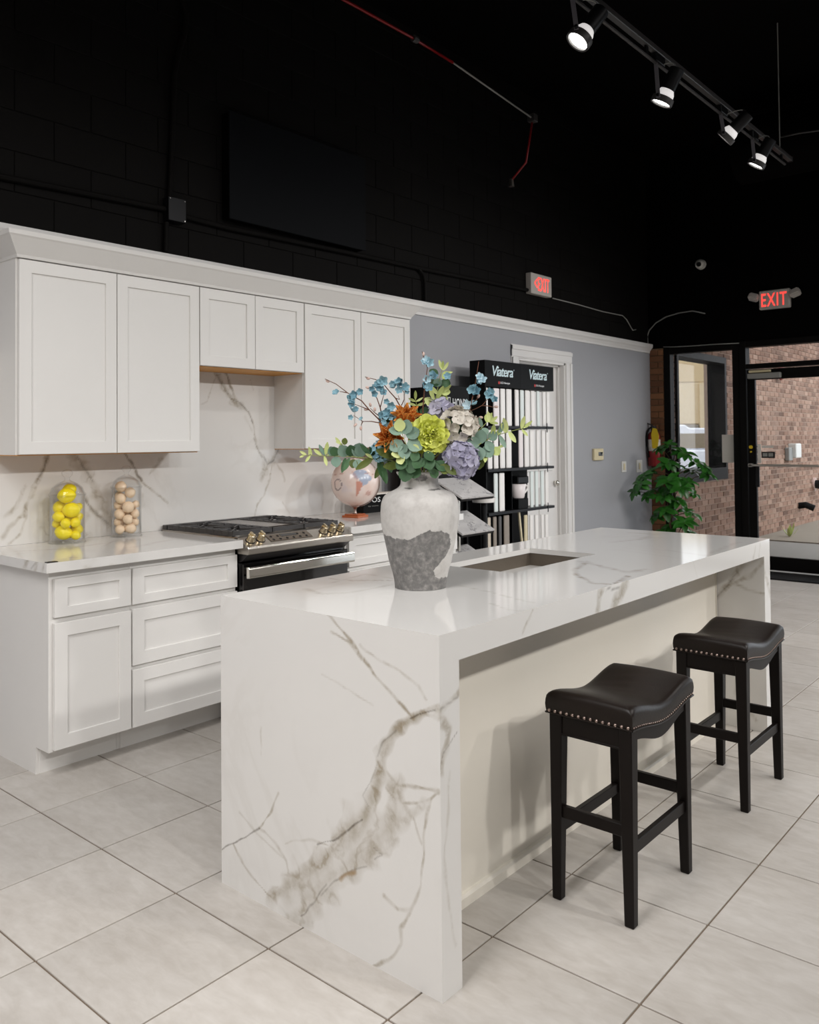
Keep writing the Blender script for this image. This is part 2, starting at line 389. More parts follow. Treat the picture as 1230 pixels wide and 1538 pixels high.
# ------------------------------------------------------------------ vein painter: float colours on a fine grid, read by the marble shader
def veined_grid(name, mat, parent, O, U, V, w_, h_, veins, nu, nv, hole=None, warp=0.012, wscale=5.0):
    """flat sheet O + a*U + b*V (a in 0..w_, b in 0..h_) carrying a 'veins' attribute; veins: (kind, width, strength, [(a,b),...])"""
    O, U, V = Vector(O), Vector(U), Vector(V)
    us = list(np.linspace(0, w_, nu+1)); vs_ = list(np.linspace(0, h_, nv+1))
    if hole:
        for t in hole[:2]: us[int(np.argmin([abs(u-t) for u in us]))] = t
        for t in hole[2:]: vs_[int(np.argmin([abs(u-t) for u in vs_]))] = t
    A, B = np.meshgrid(us, vs_); shp = A.shape
    wa = np.empty(shp); wb = np.empty(shp); ww = np.empty(shp)
    for j in range(shp[0]):
        for i in range(shp[1]):
            p = O + U*A[j, i] + V*B[j, i]
            q = mnoise.noise_vector(p*wscale) ; q2 = mnoise.noise_vector(p*wscale*4.3)
            wa[j, i] = q.x*warp + q2.x*warp*0.45; wb[j, i] = q.y*warp + q2.y*warp*0.45; ww[j, i] = 0.75+0.6*q2.z
    X = A+wa; Y = B+wb; ch = np.zeros(shp+(4,)); ch[..., 3] = 1
    for kind, wd, st, pts in veins:
        d = np.full(shp, 1e9)
        for (ax, ay), (bx, by) in zip(pts[:-1], pts[1:]):
            dx, dy = bx-ax, by-ay; L2 = dx*dx+dy*dy+1e-12
            t = np.clip(((X-ax)*dx+(Y-ay)*dy)/L2, 0, 1)
            d = np.minimum(d, np.hypot(X-ax-t*dx, Y-ay-t*dy))
        val = st*np.clip(1.25-d/(wd*np.clip(ww, 0.3, 1.5)), 0, 1)**0.8
        k = {'b': 0, 'd': 1, 'a': 2}[kind]; ch[..., k] = np.maximum(ch[..., k], val)
    org = WL[parent] if parent is not None else Vector((0, 0, 0))
    verts = [tuple(O+U*A[j, i]+V*B[j, i]-org) for j in range(shp[0]) for i in range(shp[1])]
    n1 = shp[1]; faces = []
    for j in range(nv):
        for i in range(nu):
            if hole:
                cu = (us[i]+us[i+1])/2; cv = (vs_[j]+vs_[j+1])/2
                if hole[0] < cu < hole[1] and hole[2] < cv < hole[3]: continue
            faces.append((j*n1+i, j*n1+i+1, (j+1)*n1+i+1, (j+1)*n1+i))
    return verts, faces, ch.reshape(-1, 4)
def sheet_object(name, sheets, extra, mat, parent=None, **tg):
    """join veined sheets with plain closing geometry into one mesh object"""
    org = WL[parent] if parent is not None else Vector((0, 0, 0))
    V_, F_, C_ = [], [], []
    for v, f, c in sheets:
        b = len(V_); V_ += v; F_ += [tuple(b+i for i in q) for q in f]; C_.append(c)
    b = len(V_); V_ += [tuple(p-org) for p in extra.v]; F_ += [tuple(b+i for i in q) for q in extra.f]
    C_.append(np.tile([0, 0, 0, 1.0], (len(extra.v), 1)))
    me = bpy.data.meshes.new(name); me.from_pydata(V_, [], F_)
    at_ = me.color_attributes.new('veins', 'FLOAT_COLOR', 'POINT')
    at_.data.foreach_set('color', np.concatenate(C_).astype(np.float32).ravel())
    me.materials.append(mat)
    o = bpy.data.objects.new(name, me); COL.objects.link(o)
    if parent is not None: o.parent = parent
    WL[o] = org.copy(); return tags(o, **tg)

# ------------------------------------------------------------------ lettering
def text_g(s, size=1.0, shear=0.0, extrude=0.002, bold=0.0, spacing=1.0):
    c = bpy.data.curves.new('lettering', 'FONT'); c.body = s; c.size = size; c.shear = shear; c.extrude = extrude; c.offset = bold
    c.space_character = spacing; c.align_x = 'LEFT'; c.resolution_u = 3
    o = bpy.data.objects.new('lettering', c); COL.objects.link(o)
    dg = bpy.context.evaluated_depsgraph_get(); dg.update()
    me = bpy.data.meshes.new_from_object(o.evaluated_get(dg))
    g = G(); g.add([v.co.copy() for v in me.vertices], [tuple(p.vertices) for p in me.polygons])
    bpy.data.objects.remove(o); bpy.data.curves.remove(c); bpy.data.meshes.remove(me)
    return g
def lettering(name, s, origin, U, V, width, mat, parent, height=None, **kw):
    """letters laid along U, standing along V, left bottom at origin, scaled to a real width"""
    g = text_g(s, **kw); xs = [p.x for p in g.v]; ys = [p.y for p in g.v]
    k = width/(max(xs)-min(xs)); kv = k if height is None else height/(max(ys)-min(ys))
    U, V = Vector(U).normalized(), Vector(V).normalized(); Nn = U.cross(V); O = Vector(origin)
    g.v = [O + U*((p.x-min(xs))*k) + V*((p.y-min(ys))*kv) + Nn*p.z for p in g.v]
    return obj(name, g, mat, parent, recalc=False)

# ================================================================== THE ROOM
YW = 2.81        # face of the kitchen wall
XS = 7.45        # face of the storefront wall
ZC = 4.6         # ceiling
def struct(name, g, mat, parent=None, **kw):
    return obj(name, g, mat, parent, kind='structure', **kw) if parent is None else obj(name, g, mat, parent, **kw)

# floor: grout bed with square tiles proud of it
fl = struct('floor', G().box(-4.6, XS+0.05, -6.6, 2.95, -0.12, -0.004), M['grout'])
TS, TX, TY, GAP = 0.4447, -0.1297, 0.9578, 0.0058
tile_me = mesh_from(G().box(GAP/2, TS-GAP/2, GAP/2, TS-GAP/2, -0.02, 0.0), 'tile', M['tile'], bevel=0.0012)
cells = []
for i in range(-10, 18):
    for j in range(-17, 5):
        x0, y0 = TX+i*TS, TY+j*TS
        if x0 < -4.6 or x0+TS > XS+0.06 or y0 < -6.5 or y0 > YW+0.1: continue
        seen = False
        for (ax, ay) in ((0, 0), (TS, 0), (0, TS), (TS, TS), (TS/2, TS/2)):
            px, py, d = proj((x0+ax, y0+ay, 0))
            if d > 0.3 and -40 < px < 1270 and 700 < py < 1600: seen = True
        cells.append((not seen, (Vector((x0+TS/2, y0+TS/2, 0))-CAM).length, x0, y0))
cells.sort()
rest = G()
for k, (hid, d, x0, y0) in enumerate(cells):
    if not hid and k < 285: inst('tile', tile_me, Matrix.Translation((x0, y0, 0)), fl)
    else: rest.box(x0+GAP/2, x0+TS-GAP/2, y0+GAP/2, y0+TS-GAP/2, -0.02, 0.0)
obj('tile_field', rest, M['tile'], fl, kind='stuff', recalc=False)

# kitchen wall: grey lower wall with a door opening, black painted block above
DX0, DX1, DZ = 4.70, 5.53, 2.14
struct('wall_back', G().box(-4.6, DX0, YW, YW+0.14, 0, 2.45).box(DX1, XS+0.2, YW, YW+0.14, 0, 2.45).box(DX0, DX1, YW, YW+0.14, DZ, 2.45), M['gray'])
wb = struct('wall_upper', G().box(-4.6, XS+0.2, YW+0.012, YW+0.2, 2.45, ZC), M['black'])
blk = mesh_from(G().box(0.002, 0.404, YW+0.006, YW+0.03, 0.002, 0.201), 'block', M['black'], bevel=0.002)
for r in range(11):
    for k in range(-2, 19):
        x0 = k*0.406+(0.203 if r % 2 else 0)
        if x0+0.406 > XS: continue
        inst('block', blk, Matrix.Translation((x0, 0, 2.45+r*0.203)), wb)
# crown rail on top of the grey wall
tp = [(YW, 2.375), (YW-0.012, 2.375), (YW-0.014, 2.395), (YW-0.03, 2.42), (YW-0.045, 2.435), (YW-0.05, 2.45), (YW-0.05, 2.475), (YW, 2.475)]
struct('trim_1', G().prism([(y, z) for y, z in tp], -4.6, XS-0.01, 'x'), M['trim'])
# white door in its casing
d1 = thing('door_1', ((DX0+DX1)/2, YW, 0), kind='structure')
cas = G()
for x0, x1 in ((DX0-0.115, DX0), (DX1, DX1+0.115)):
    for a, b, t in ((0, 1, 0.012), (0.06, 0.94, 0.018), (0.62, 0.94, 0.026)):
        w_ = x1-x0; l, r_ = (x0+a*w_, x0+b*w_) if x0 > 5 else (x1-b*w_, x1-a*w_)
        cas.box(l, r_, YW-t, YW, 0, DZ)
for a, b, t in ((0, 0.115, 0.012), (0.01, 0.105, 0.018), (0.07, 0.105, 0.026)): cas.box(DX0-0.115, DX1+0.115, YW-t, YW, DZ+a, DZ+b)
obj('casing', cas, M['trim'], d1, recalc=False)
jb = G().box(DX0, DX0+0.02, YW-0.004, YW+0.14, 0, DZ).box(DX1-0.02, DX1, YW-0.004, YW+0.14, 0, DZ).box(DX0, DX1, YW-0.004, YW+0.14, DZ-0.02, DZ)
jb.box(DX1-0.035, DX1-0.02, YW+0.05, YW+0.075, 0, DZ-0.02).box(DX0+0.02, DX0+0.035, YW+0.05, YW+0.075, 0, DZ-0.02).box(DX0+0.02, DX1-0.02, YW+0.05, YW+0.075, DZ-0.035, DZ-0.02)
obj('jamb', jb, M['trim'], d1, recalc=False)
sl = obj('door_leaf', G().box(DX0+0.022, DX1-0.022, YW+0.078, YW+0.118, 0.01, DZ-0.022), M['trim'], d1)
for z0, z1 in ((0.2, 0.95), (1.1, 2.0)):
    for x0, x1 in ((DX0+0.13, DX0+0.38), (DX1-0.38, DX1-0.13)):
        obj('panel', G().box(x0, x1, YW+0.07, YW+0.08, z0, z1), M['trim'], sl, bevel=0.006)
obj('knob', G().sphere((DX1-0.09, YW+0.05, 0.98), 0.028), M['chrome'], sl, smooth=True)

# storefront wall: black spandrel, glazed front below
STOP = 2.425
struct('wall_right', G().box(XS, XS+0.2, -6.6, 2.82, STOP, ZC), M['ceil'])
wcorn = struct('wall_corner', G().box(XS+0.012, XS+0.24, 2.643, 2.812, 0, STOP), M['mortar_in'])
bme = mesh_from(G().box(0, 0.02, 0.004, 0.162, 0.004, 0.0665), 'brick', M['brick_in'], bevel=0.002)
bme2 = [mesh_from(G().box(0, 0.02, 0.004, 0.06, 0.004, 0.0665), 'brick', M['brick_in'], bevel=0.002),
        mesh_from(G().box(0, 0.02, 0.068, 0.162, 0.004, 0.0665), 'brick', M['brick_in'], bevel=0.002)]
for k in range(34):
    for me in ([bme] if k % 2 == 0 else bme2): inst('brick', me, Matrix.Translation((XS, 2.645, k*0.071)), wcorn)
AL = M['alu']
def pane_window(name, y0, y1, z0, z1, fr=0.05, gm='pane'):
    w1 = thing(name, (XS+0.06, (y0+y1)/2, z0), kind='structure')
    obj('window_frame', G().box(XS, XS+0.11, y0, y0+fr, z0, z1).box(XS, XS+0.11, y1-fr, y1, z0, z1).box(XS, XS+0.11, y0+fr, y1-fr, z0, z0+0.09).box(XS, XS+0.11, y0+fr, y1-fr, z1-fr, z1), AL, w1, recalc=False, bevel=0.004)
    obj('pane', G().box(XS+0.05, XS+0.056, y0+fr, y1-fr, z0+0.09, z1-fr), M[gm], w1)
    return w1
pane_window('window_1', 1.80, 2.643, 0.0, STOP, 0.075, 'pane_dark')
# glass entrance door with transom
y0, y1 = 0.70, 1.80
dr = thing('door_2', (XS+0.06, (y0+y1)/2, 0), kind='structure')
obj('door_frame', G().box(XS-0.01, XS+0.12, y1-0.07, y1, 0, STOP).box(XS-0.01, XS+0.12, y0, y0+0.07, 0, STOP).box(XS-0.01, XS+0.12, y0+0.07, y1-0.07, 2.13, 2.18).box(XS-0.01, XS+0.12, y0+0.07, y1-0.07, 2.36, STOP), AL, dr, recalc=False, bevel=0.003)
obj('transom_pane', G().box(XS+0.05, XS+0.056, y0+0.07, y1-0.07, 2.18, 2.36), M['pane_dark'], dr)
lf = obj('door_leaf', G().box(XS+0.01, XS+0.055, y1-0.155, y1-0.075, 0.02, 2.12).box(XS+0.01, XS+0.055, y0+0.075, y0+0.155, 0.02, 2.12).box(XS+0.01, XS+0.055, y0+0.155, y1-0.155, 2.01, 2.12).box(XS+0.01, XS+0.055, y0+0.155, y1-0.155, 0.02, 0.16), AL, dr, recalc=False, bevel=0.003)
obj('pane', G().box(XS+0.03, XS+0.036, y0+0.155, y1-0.155, 0.16, 2.01), M['pane'], lf)
obj('push_bar', G().box(XS-0.05, XS-0.02, y0+0.10, y1-0.085, 1.098, 1.122).box(XS-0.05, XS+0.012, y1-0.13, y1-0.09, 1.09, 1.13).box(XS-0.05, XS+0.012, y0+0.09, y0+0.13, 1.09, 1.13), M['steel'], lf, recalc=False, bevel=0.003)
obj('pull_handle', G().box(XS-0.012, XS+0.01, y1-0.19, y1-0.15, 0.88, 1.10), M['blackmetal'], lf, bevel=0.004)
obj('lock', G().tube([(XS+0.012, y1-0.105, 1.30), (XS-0.006, y1-0.105, 1.30)], 0.018, 12).tube([(XS+0.012, y1-0.105, 1.25), (XS-0.002, y1-0.105, 1.25)], 0.009, 8), M['yellow'], lf)
obj('door_closer', G().box(XS-0.06, XS, 1.37, 1.70, 2.02, 2.075), M['greyplastic'], dr, bevel=0.006)
obj('closer_arm', G().box(XS-0.075, XS-0.045, 1.46, 1.68, 2.082, 2.105), M['beige_plastic'], dr, bevel=0.004)
st = obj('door_sticker', G().box(XS+0.026, XS+0.029, 1.60, 1.64, 1.13, 1.33), M['paper'], lf)
lettering('sticker_print', 'OPEN', (XS+0.0255, 1.634, 1.15), (0, 0, 1), (0, 1, 0), 0.16, M['blackmetal'], st, height=0.022, extrude=0.0005)
obj('hours_sticker', G().box(XS+0.026, XS+0.029, 1.46, 1.595, 1.185, 1.25), M['blackmetal'], lf)
hs = obj('hours_sticker', G().box(XS+0.026, XS+0.029, 1.475, 1.59, 1.29, 1.315), M['paper'], lf)
obj('hours_print', G().box(XS+0.0245, XS+0.026, 1.535, 1.582, 1.20, 1.237).box(XS+0.0245, XS+0.026, 1.478, 1.525, 1.20, 1.237), M['greyplastic'], hs, recalc=False)
# more glazing to the right, outside the picture, with the far walls and ceiling of the showroom
pane_window('window_2', -0.9, 0.70, 0.0, STOP, 0.05)
pane_window('window_3', -2.6, -0.9, 0.0, STOP, 0.05)
pane_window('window_4', -4.6, -2.6, 0.0, STOP, 0.05)
struct('wall_front_right', G().box(XS, XS+0.2, -6.6, -4.6, 0, STOP), M['black'])
struct('wall_front', G().box(-4.6, XS+0.2, -6.75, -6.6, 0, ZC), M['white_wall'])
struct('wall_left', G().box(-4.75, -4.6, -6.75, 3.0, 0, ZC), M['white_wall'])
struct('ceiling', G().box(-4.75, XS+0.25, -6.75, 3.02, ZC, ZC+0.1), M['ceil'])
# paper notice on the side pane
obj('paper_notice', G().box(XS+0.042, XS+0.047, 1.812, 2.013, 1.133, 1.434), M['paper'], label='blank white paper notice taped to the glass left of the entrance door', cat='notice')
mt = G().prism([(6.98, 0.72), (7.06, 0.64), (7.34, 0.62), (7.42, 0.70), (7.42, 1.72), (7.34, 1.80), (7.02, 1.76), (6.96, 1.66)], 0.0, 0.012, 'z')
obj('door_mat', mt, M['rubber'], label='dark ribbed door mat on the tiles inside the glass entrance', cat='mat')

# ------------------------------------------------------------------ outside the storefront
struct('pavement', G().box(XS+0.05, 10.3, -8, 9, -0.12, -0.015), M['concrete'])
struct('planting_bed', G().box(10.3, 16.5, -2, 2.64, -0.12, 0.0), M['gravel'])
struct('car_park', G().box(-10, 70, 2.9, 40, -0.2, -0.06).box(16.5, 70, -30, 2.9, -0.2, -0.06), M['asphalt'])
YB = 2.64
wo = struct('wall_outside', G().box(XS+0.24, 7.75, YB+0.01, YB+0.25, 0, 4.2).box(7.75, 9.28, YB+0.01, YB+0.25, 0, 0.87).box(7.75, 9.28, YB+0.01, YB+0.21, 2.44, 4.2).box(9.28, 17.5, YB+0.01, YB+0.25, 0, 4.2), M['mortar'])
bw = G()
for r in range(58):
    z = r*0.0715
    for k in range(-1, 50):
        x0 = XS+0.24+k*0.205+(0.1025 if r % 2 else 0); x1 = x0+0.194
        if x0 < XS+0.24: x0 = XS+0.24
        if x1 > 17.5: x1 = 17.5
        if x1-x0 < 0.02: continue
        if 0.86 < z+0.03 < 2.45:
            if x0 > 7.74 and x1 < 9.3: continue
            if x0 < 7.75 < x1: x1 = 7.745
            if x0 < 9.28 < x1: x0 = 9.285
            if x1-x0 < 0.02: continue
        dy = random.uniform(0, 0.004)
        bw.add([(x0,YB+0.02,z),(x1,YB+0.02,z),(x1,YB+0.02,z+0.061),(x0,YB+0.02,z+0.061),(x0+.002,YB-dy,z+.002),(x1-.002,YB-dy,z+.002),(x1-.002,YB-dy,z+0.059),(x0+.002,YB-dy,z+0.059)],
               [(4,5,6,7),(0,1,5,4),(1,2,6,5),(2,3,7,6),(3,0,4,7)])
obj('brickwork', bw, M['brick'], wo, kind='stuff', recalc=False)
w5 = thing('window_5', (8.5, YB, 0.87), kind='structure')
obj('window_frame', G().box(7.75, 7.80, YB-0.03, YB+0.2, 0.87, 2.44).box(9.27, 9.33, YB-0.03, YB+0.2, 0.87, 2.44).box(7.80, 9.27, YB-0.03, YB+0.2, 0.87, 1.02).box(7.80, 9.27, YB-0.03, YB+0.2, 2.36, 2.44), AL, w5, recalc=False)
obj('pane', G().box(7.80, 9.27, YB+0.17, YB+0.176, 1.02, 2.36), M['pane'], w5)
# unseen overhang added outside to shade the brick by the entrance
struct('added_shade_canopy', G().box(XS+0.24, 9.7, -4.6, YB+.0, 2.78, 2.95), M['beige_wall'])
# fittings on the outside wall
p = at(1185, 676, 'y', YB)
eb = thing('wall_lamp', (p.x, YB, p.z-0.12), 'small white box lamp on the brick wall seen through the door glass', 'lamp')
obj('housing', G().box(p.x-0.05, p.x+0.22, YB-0.12, YB, p.z-0.12, p.z+0.1), M['plastic'], eb, bevel=0.01)
obj('bracket', G().box(p.x-0.22, p.x-0.05, YB-0.07, YB, p.z-0.16, p.z+0.04), M['greyplastic'], eb, bevel=0.01)
p = at(1222, 727, 'y', YB)
hb = thing('hose_connection', (p.x, YB, p.z), 'fire hose connection with white flange and black cap on the brick wall', 'valve')
obj('flange', G().tube([(p.x, YB, p.z), (p.x, YB-0.03, p.z)], 0.11, 16), M['pink'], hb)
obj('cap', G().tube([(p.x, YB-0.03, p.z), (p.x, YB-0.2, p.z-0.01)], [0.07, 0.085], 12), M['rubber'], hb)
p = at(1200, 758, 'y', YB)
obj('drain_spout', G().tube([(p.x, YB+0.02, p.z-0.02), (p.x, YB-0.10, p.z), (p.x+0.02, YB-0.22, p.z-0.05)], 0.05, 10), M['rubber'], label='short black drain spout low on the outside brick wall', cat='pipe')
p = at(1166, 560, 'y', YB)
al = thing('alarm_bell', (p.x, YB, p.z-0.1), 'red alarm bell high on the brick wall behind the door glass', 'alarm')
obj('gong', G().lathe([(0.0, 0.06), (0.06, 0.05), (0.11, 0.02), (0.12, 0.0)], 16).xf(Matrix.Translation((p.x, YB-0.06, p.z)) @ Matrix.Rotation(PI/2, 4, 'X')), M['red'], al, smooth=True)
obj('back_box', G().box(p.x-0.06, p.x+0.06, YB-0.06, YB, p.z-0.06, p.z+0.06), M['red'], al)
# weed at the edge of the planting bed
p = at(1186, 806, 'z', 0.0)
wd = thing('weed', (p.x, p.y, 0), 'small green weed growing at the kerb outside the door', 'plant')
lg = G().grid(lambda u, v: Vector(((u-0.5)*0.05*math.sin(PI*min(1, v*0.9+0.1)), v, 0.2*v*v)), 2, 4)
lme = mesh_from(lg, 'leaf', M['leafl'], smooth=True, recalc=False)
for k in range(12):
    a = 2*PI*k/12; e = 0.5+0.9*random.random()
    inst('leaf', lme, frame((p.x, p.y, 0), (math.cos(a)*math.cos(e), math.sin(a)*math.cos(e), math.sin(e)), (0, 0, 1), (.8, random.uniform(0.10, 0.22), 0.3)), wd)
# white pick-up van parked beyond the outside window
vc = Vector((22.2, 8.6, -0.06)); vd = Vector((0.72, -0.69, 0)).normalized(); vn = Vector((-vd.y, vd.x, 0))
def vp(a, b, z): return vc+vd*a+vn*b+Vector((0, 0, z))
vn_ = thing('parked_van', vc, 'white van parked outside beyond the far window', 'vehicle')
def vprism(poly, b0, b1):
    g = G(); n = len(poly); g.add([vp(a, b0, z) for a, z in poly]+[vp(a, b1, z) for a, z in poly], [tuple(range(n)), tuple(range(2*n-1, n-1, -1))]+[(i, n+i, n+(i+1) % n, (i+1) % n) for i in range(n)]); return g
obj('body', vprism([(-2.4, 0.35), (2.7, 0.35), (2.75, 0.8), (2.65, 1.12), (-2.4, 1.12), (-2.45, 0.7)], -0.95, 0.95), M['van'], vn_, bevel=0.05)
obj('cab', vprism([(-2.3, 1.12), (1.75, 1.12), (0.95, 1.72), (-0.1, 1.74), (-0.2, 1.83), (-2.3, 1.83)], -0.85, 0.85), M['van'], vn_, bevel=0.04)
for sd in (-1, 1):
    g = vprism([(-0.75, 1.16), (0.75, 1.16), (1.2, 1.58), (-0.55, 1.58)], sd*0.84, sd*0.87); obj('side_window', g, M['vanglass'], vn_)
obj('windscreen', G().hexa([vp(1.72, -0.75, 1.16), vp(1.74, -0.75, 1.16), vp(1.74, 0.75, 1.16), vp(1.72, 0.75, 1.16), vp(1.02, -0.7, 1.68), vp(1.06, -0.7, 1.68), vp(1.06, 0.7, 1.68), vp(1.02, 0.7, 1.68)]), M['vanglass'], vn_)
for a in (-1.5, 1.7):
    for sd in (-1, 1):
        obj('wheel', G().tube([vp(a, sd*0.75, 0.36), vp(a, sd*0.97, 0.36)], 0.36, 18), M['tire'], vn_)
# beige building behind the van
bd = thing('storage_building', (36, 15, -0.06), 'beige building with a grey roller shutter beyond the parked van', 'building')
d_ = Vector((0.76, 0.65, 0)).normalized(); t_ = Vector((d_.y, -d_.x, 0)); b0 = Vector((35.4, 13.8, -0.06))
def bbox(a0, a1, dep0, dep1, z0, z1):
    return G().hexa([b0+t_*a+d_*dd+Vector((0, 0, z)) for z in (z0, z1) for a, dd in ((a0, dep0), (a1, dep0), (a1, dep1), (a0, dep1))])
obj('wall', bbox(-9, 9, 0.3, 8, 0, 5.2), M['beige_wall'], bd)
obj('parapet', bbox(-9.1, 9.1, 0.15, 8, 4.0, 5.3), M['beige_wall'], bd)
obj('lintel_band', bbox(-9, 9, 0.2, 0.4, 2.1, 4.0), M['cream_wall'], bd)
sh = obj('shutter', bbox(-1.6, 0.62, 0.12, 0.3, 0, 2.05), M['garage'], bd)
for k in range(4): obj('shutter_panel', bbox(-1.55, 0.57, 0.08, 0.13, 0.06+k*0.5, 0.52+k*0.5), M['garage'], sh)
obj('post', bbox(0.66, 0.86, 0.05, 0.3, 0, 3.9), M['cream_wall'], bd)

# ================================================================== THE ISLAND
L, W, TH, ED, H = 2.576, 0.897, 0.082, 0.077, 0.914
PY = 0.23       # face of the seating-side panel
isl = thing('kitchen_island', (L/2, W/2, 0), 'white marble waterfall kitchen island with undermount sink', 'island')
def c4(pts): return [(320+x*0.42890, 860+y*0.42890) for x, y in pts]     # measured on a crop of the photograph
def onx(pts, xv): return [(W-at(px, py, 'x', xv).y, at(px, py, 'x', xv).z) for px, py in pts]
def wv(px): return px*0.42890/600.0
V1 = [('b', 26, .72, [(870,440),(800,487),(730,497),(660,535),(612,590),(590,650)]), ('b', 40, .62, [(590,650),(575,730),(552,800),(530,850)]),
      ('b', 52, .52, [(530,850),(500,900),(440,960),(380,1010),(320,1060),(250,1110),(205,1140)]),
      ('b', 62, .40, [(640,760),(650,840),(600,920),(530,980),(460,1040),(390,1100),(330,1170),(295,1230)]), ('b', 26, .3, [(560,880),(700,840),(740,800)]),
      ('b', 20, .3, [(420,960),(480,1000),(560,990),(640,930)]), ('b', 95, .26, [(540,860),(480,960),(380,1060),(260,1130)]),
      ('d', 4, .75, [(25,975),(80,945),(130,915),(165,885)]), ('b', 6, .45, [(165,885),(200,840),(232,775)]), ('b', 9, .42, [(70,955),(110,1030),(160,1090),(205,1140)]),
      ('b', 8, .32, [(165,885),(220,940),(255,1010),(268,1085)]), ('b', 7, .28, [(90,835),(150,900),(250,1000)]), ('b', 7, .25, [(250,940),(330,935),(400,960)]),
      ('b', 9, .55, [(400,150),(460,220),(540,310),(600,390),(660,460),(697,512)]), ('b', 8, .42, [(413,214),(470,245),(525,300)]),
      ('b', 6, .24, [(520,255),(640,330),(720,400),(750,445)]), ('b', 5, .18, [(380,360),(470,410),(560,460)]),
      ('b', 9, .45, [(600,680),(650,735),(720,745),(795,770)]), ('b', 8, .40, [(790,770),(760,792),(745,860),(735,920),(735,1000),(730,1100),(690,1190),(652,1250),(655,1310),(610,1360),(560,1378)]),
      ('b', 9, .42, [(605,745),(650,800),(735,800),(760,790)]), ('b', 9, .4, [(700,855),(715,910),(728,950)]), ('b', 8, .3, [(590,1130),(640,1180),(690,1190)]),
      ('d', 3.5, .75, [(362,955),(420,940),(470,910),(520,868)]), ('d', 4, .7, [(690,512),(720,500),(780,485)]), ('d', 4, .5, [(575,640),(600,590),(640,555)]),
      ('d', 4, .4, [(380,1130),(420,1080),(480,1040),(530,1025)]), ('d', 4, .5, [(310,1210),(350,1160),(395,1090)]), ('a', 9, .75, [(440,1072),(465,1052),(490,1045)]), ('d', 3, .35, [(560,960),(590,985),(560,1000)]),
      ('b', 5, .2, [(175,540),(172,640)]), ('b', 5, .2, [(430,900),(370,1060),(300,1140)]), ('d', 3, .3, [(540,820),(520,780),(560,700),(580,650)])]
end_sheet = veined_grid('e', None, isl, (0, W, 0), (0,-1,0), (0,0,1), W, H, [(k, wv(w_)*(1.12 if k == 'b' else 1.25), min(.9, s*1.3), onx(c4(p), 0)) for k, w_, s, p in V1], 240, 250)
fr_pts = lambda pts, yv: [(at(px, py, 'y', yv).x, at(px, py, 'y', yv).z) for px, py in pts]
V2 = [('b', 22, .62, [(790,495),(830,450),(875,400)]), ('d', 7, .55, [(800,480),(835,450),(870,420)]), ('b', 22, .5, [(795,510),(830,560),(820,620),(800,700)]), ('d', 4, .6, [(800,690),(812,640),(860,560)]), ('b', 8, .2, [(830,700),(810,1000),(850,1300)])]
leg_sheet = veined_grid('l', None, isl, (0, 0, 0), (1,0,0), (0,0,1), TH, H-ED, [(k, wv(w_), s, fr_pts(c4(p), 0)) for k, w_, s, p in V2], 18, 150)
legi = G().add([(TH,0,0),(TH,W,0),(TH,W,H-ED),(TH,0,H-ED),(0,W,0),(0,W,H)], [(0,1,2,3),(4,5,2,1)])
sheet_object('waterfall_end', [end_sheet, leg_sheet], legi, M['marble'], isl)
# far waterfall leg, its inner face veined
def c8(pts): return [(660+x*0.4065, 790+y*0.4065) for x, y in pts]
V3 = [('b', .020, .6, [(at(a, b, 'x', L-TH).y, at(a, b, 'x', L-TH).z) for a, b in c8([(1120,150),(1075,215),(1015,280)])]), ('d', .005, .5, [(at(a, b, 'x', L-TH).y, at(a, b, 'x', L-TH).z) for a, b in c8([(1110,165),(1060,235),(1015,275)])]),
      ('b', .01, .42, [(at(a, b, 'x', L-TH).y, at(a, b, 'x', L-TH).z) for a, b in c8([(1075,205),(1140,240),(1195,255)])]), ('b', .012, .42, [(at(a, b, 'x', L-TH).y, at(a, b, 'x', L-TH).z) for a, b in c8([(1195,130),(1150,190),(1090,215)])]),
      ('b', .012, .4, [(.2, .36), (.12, .28), (.15, .16), (.05, .05)]), ('b', .008, .4, [(.05, .5), (.1, .4), (.2, .3)])]
V3 = [(k, w_, s, [(PY-a, b) for a, b in p]) for k, w_, s, p in V3]
in_sheet = veined_grid('i', None, isl, (L-TH, PY, 0), (0,-1,0), (0,0,1), PY, H-ED, V3, 30, 100)
fr_far = veined_grid('f', None, isl, (L-TH, 0, 0), (1,0,0), (0,0,1), TH, H-ED, [('b', .02, .4, [(0, .75), (.04, .70), (.09, .62)]), ('b', .01, .3, [(.0, .4), (.08, .3)])], 10, 60)
fx = G().add([(L,0,0),(L,W,0),(L,W,H),(L,0,H),(L-TH,W,0),(L-TH,PY,0),(L-TH,PY,H-ED),(L-TH,W,H-ED)], [(0,1,2,3),(4,1,2,7),(5,4,7,6)])
sheet_object('waterfall_end', [in_sheet, fr_far], fx, M['marble'], isl)
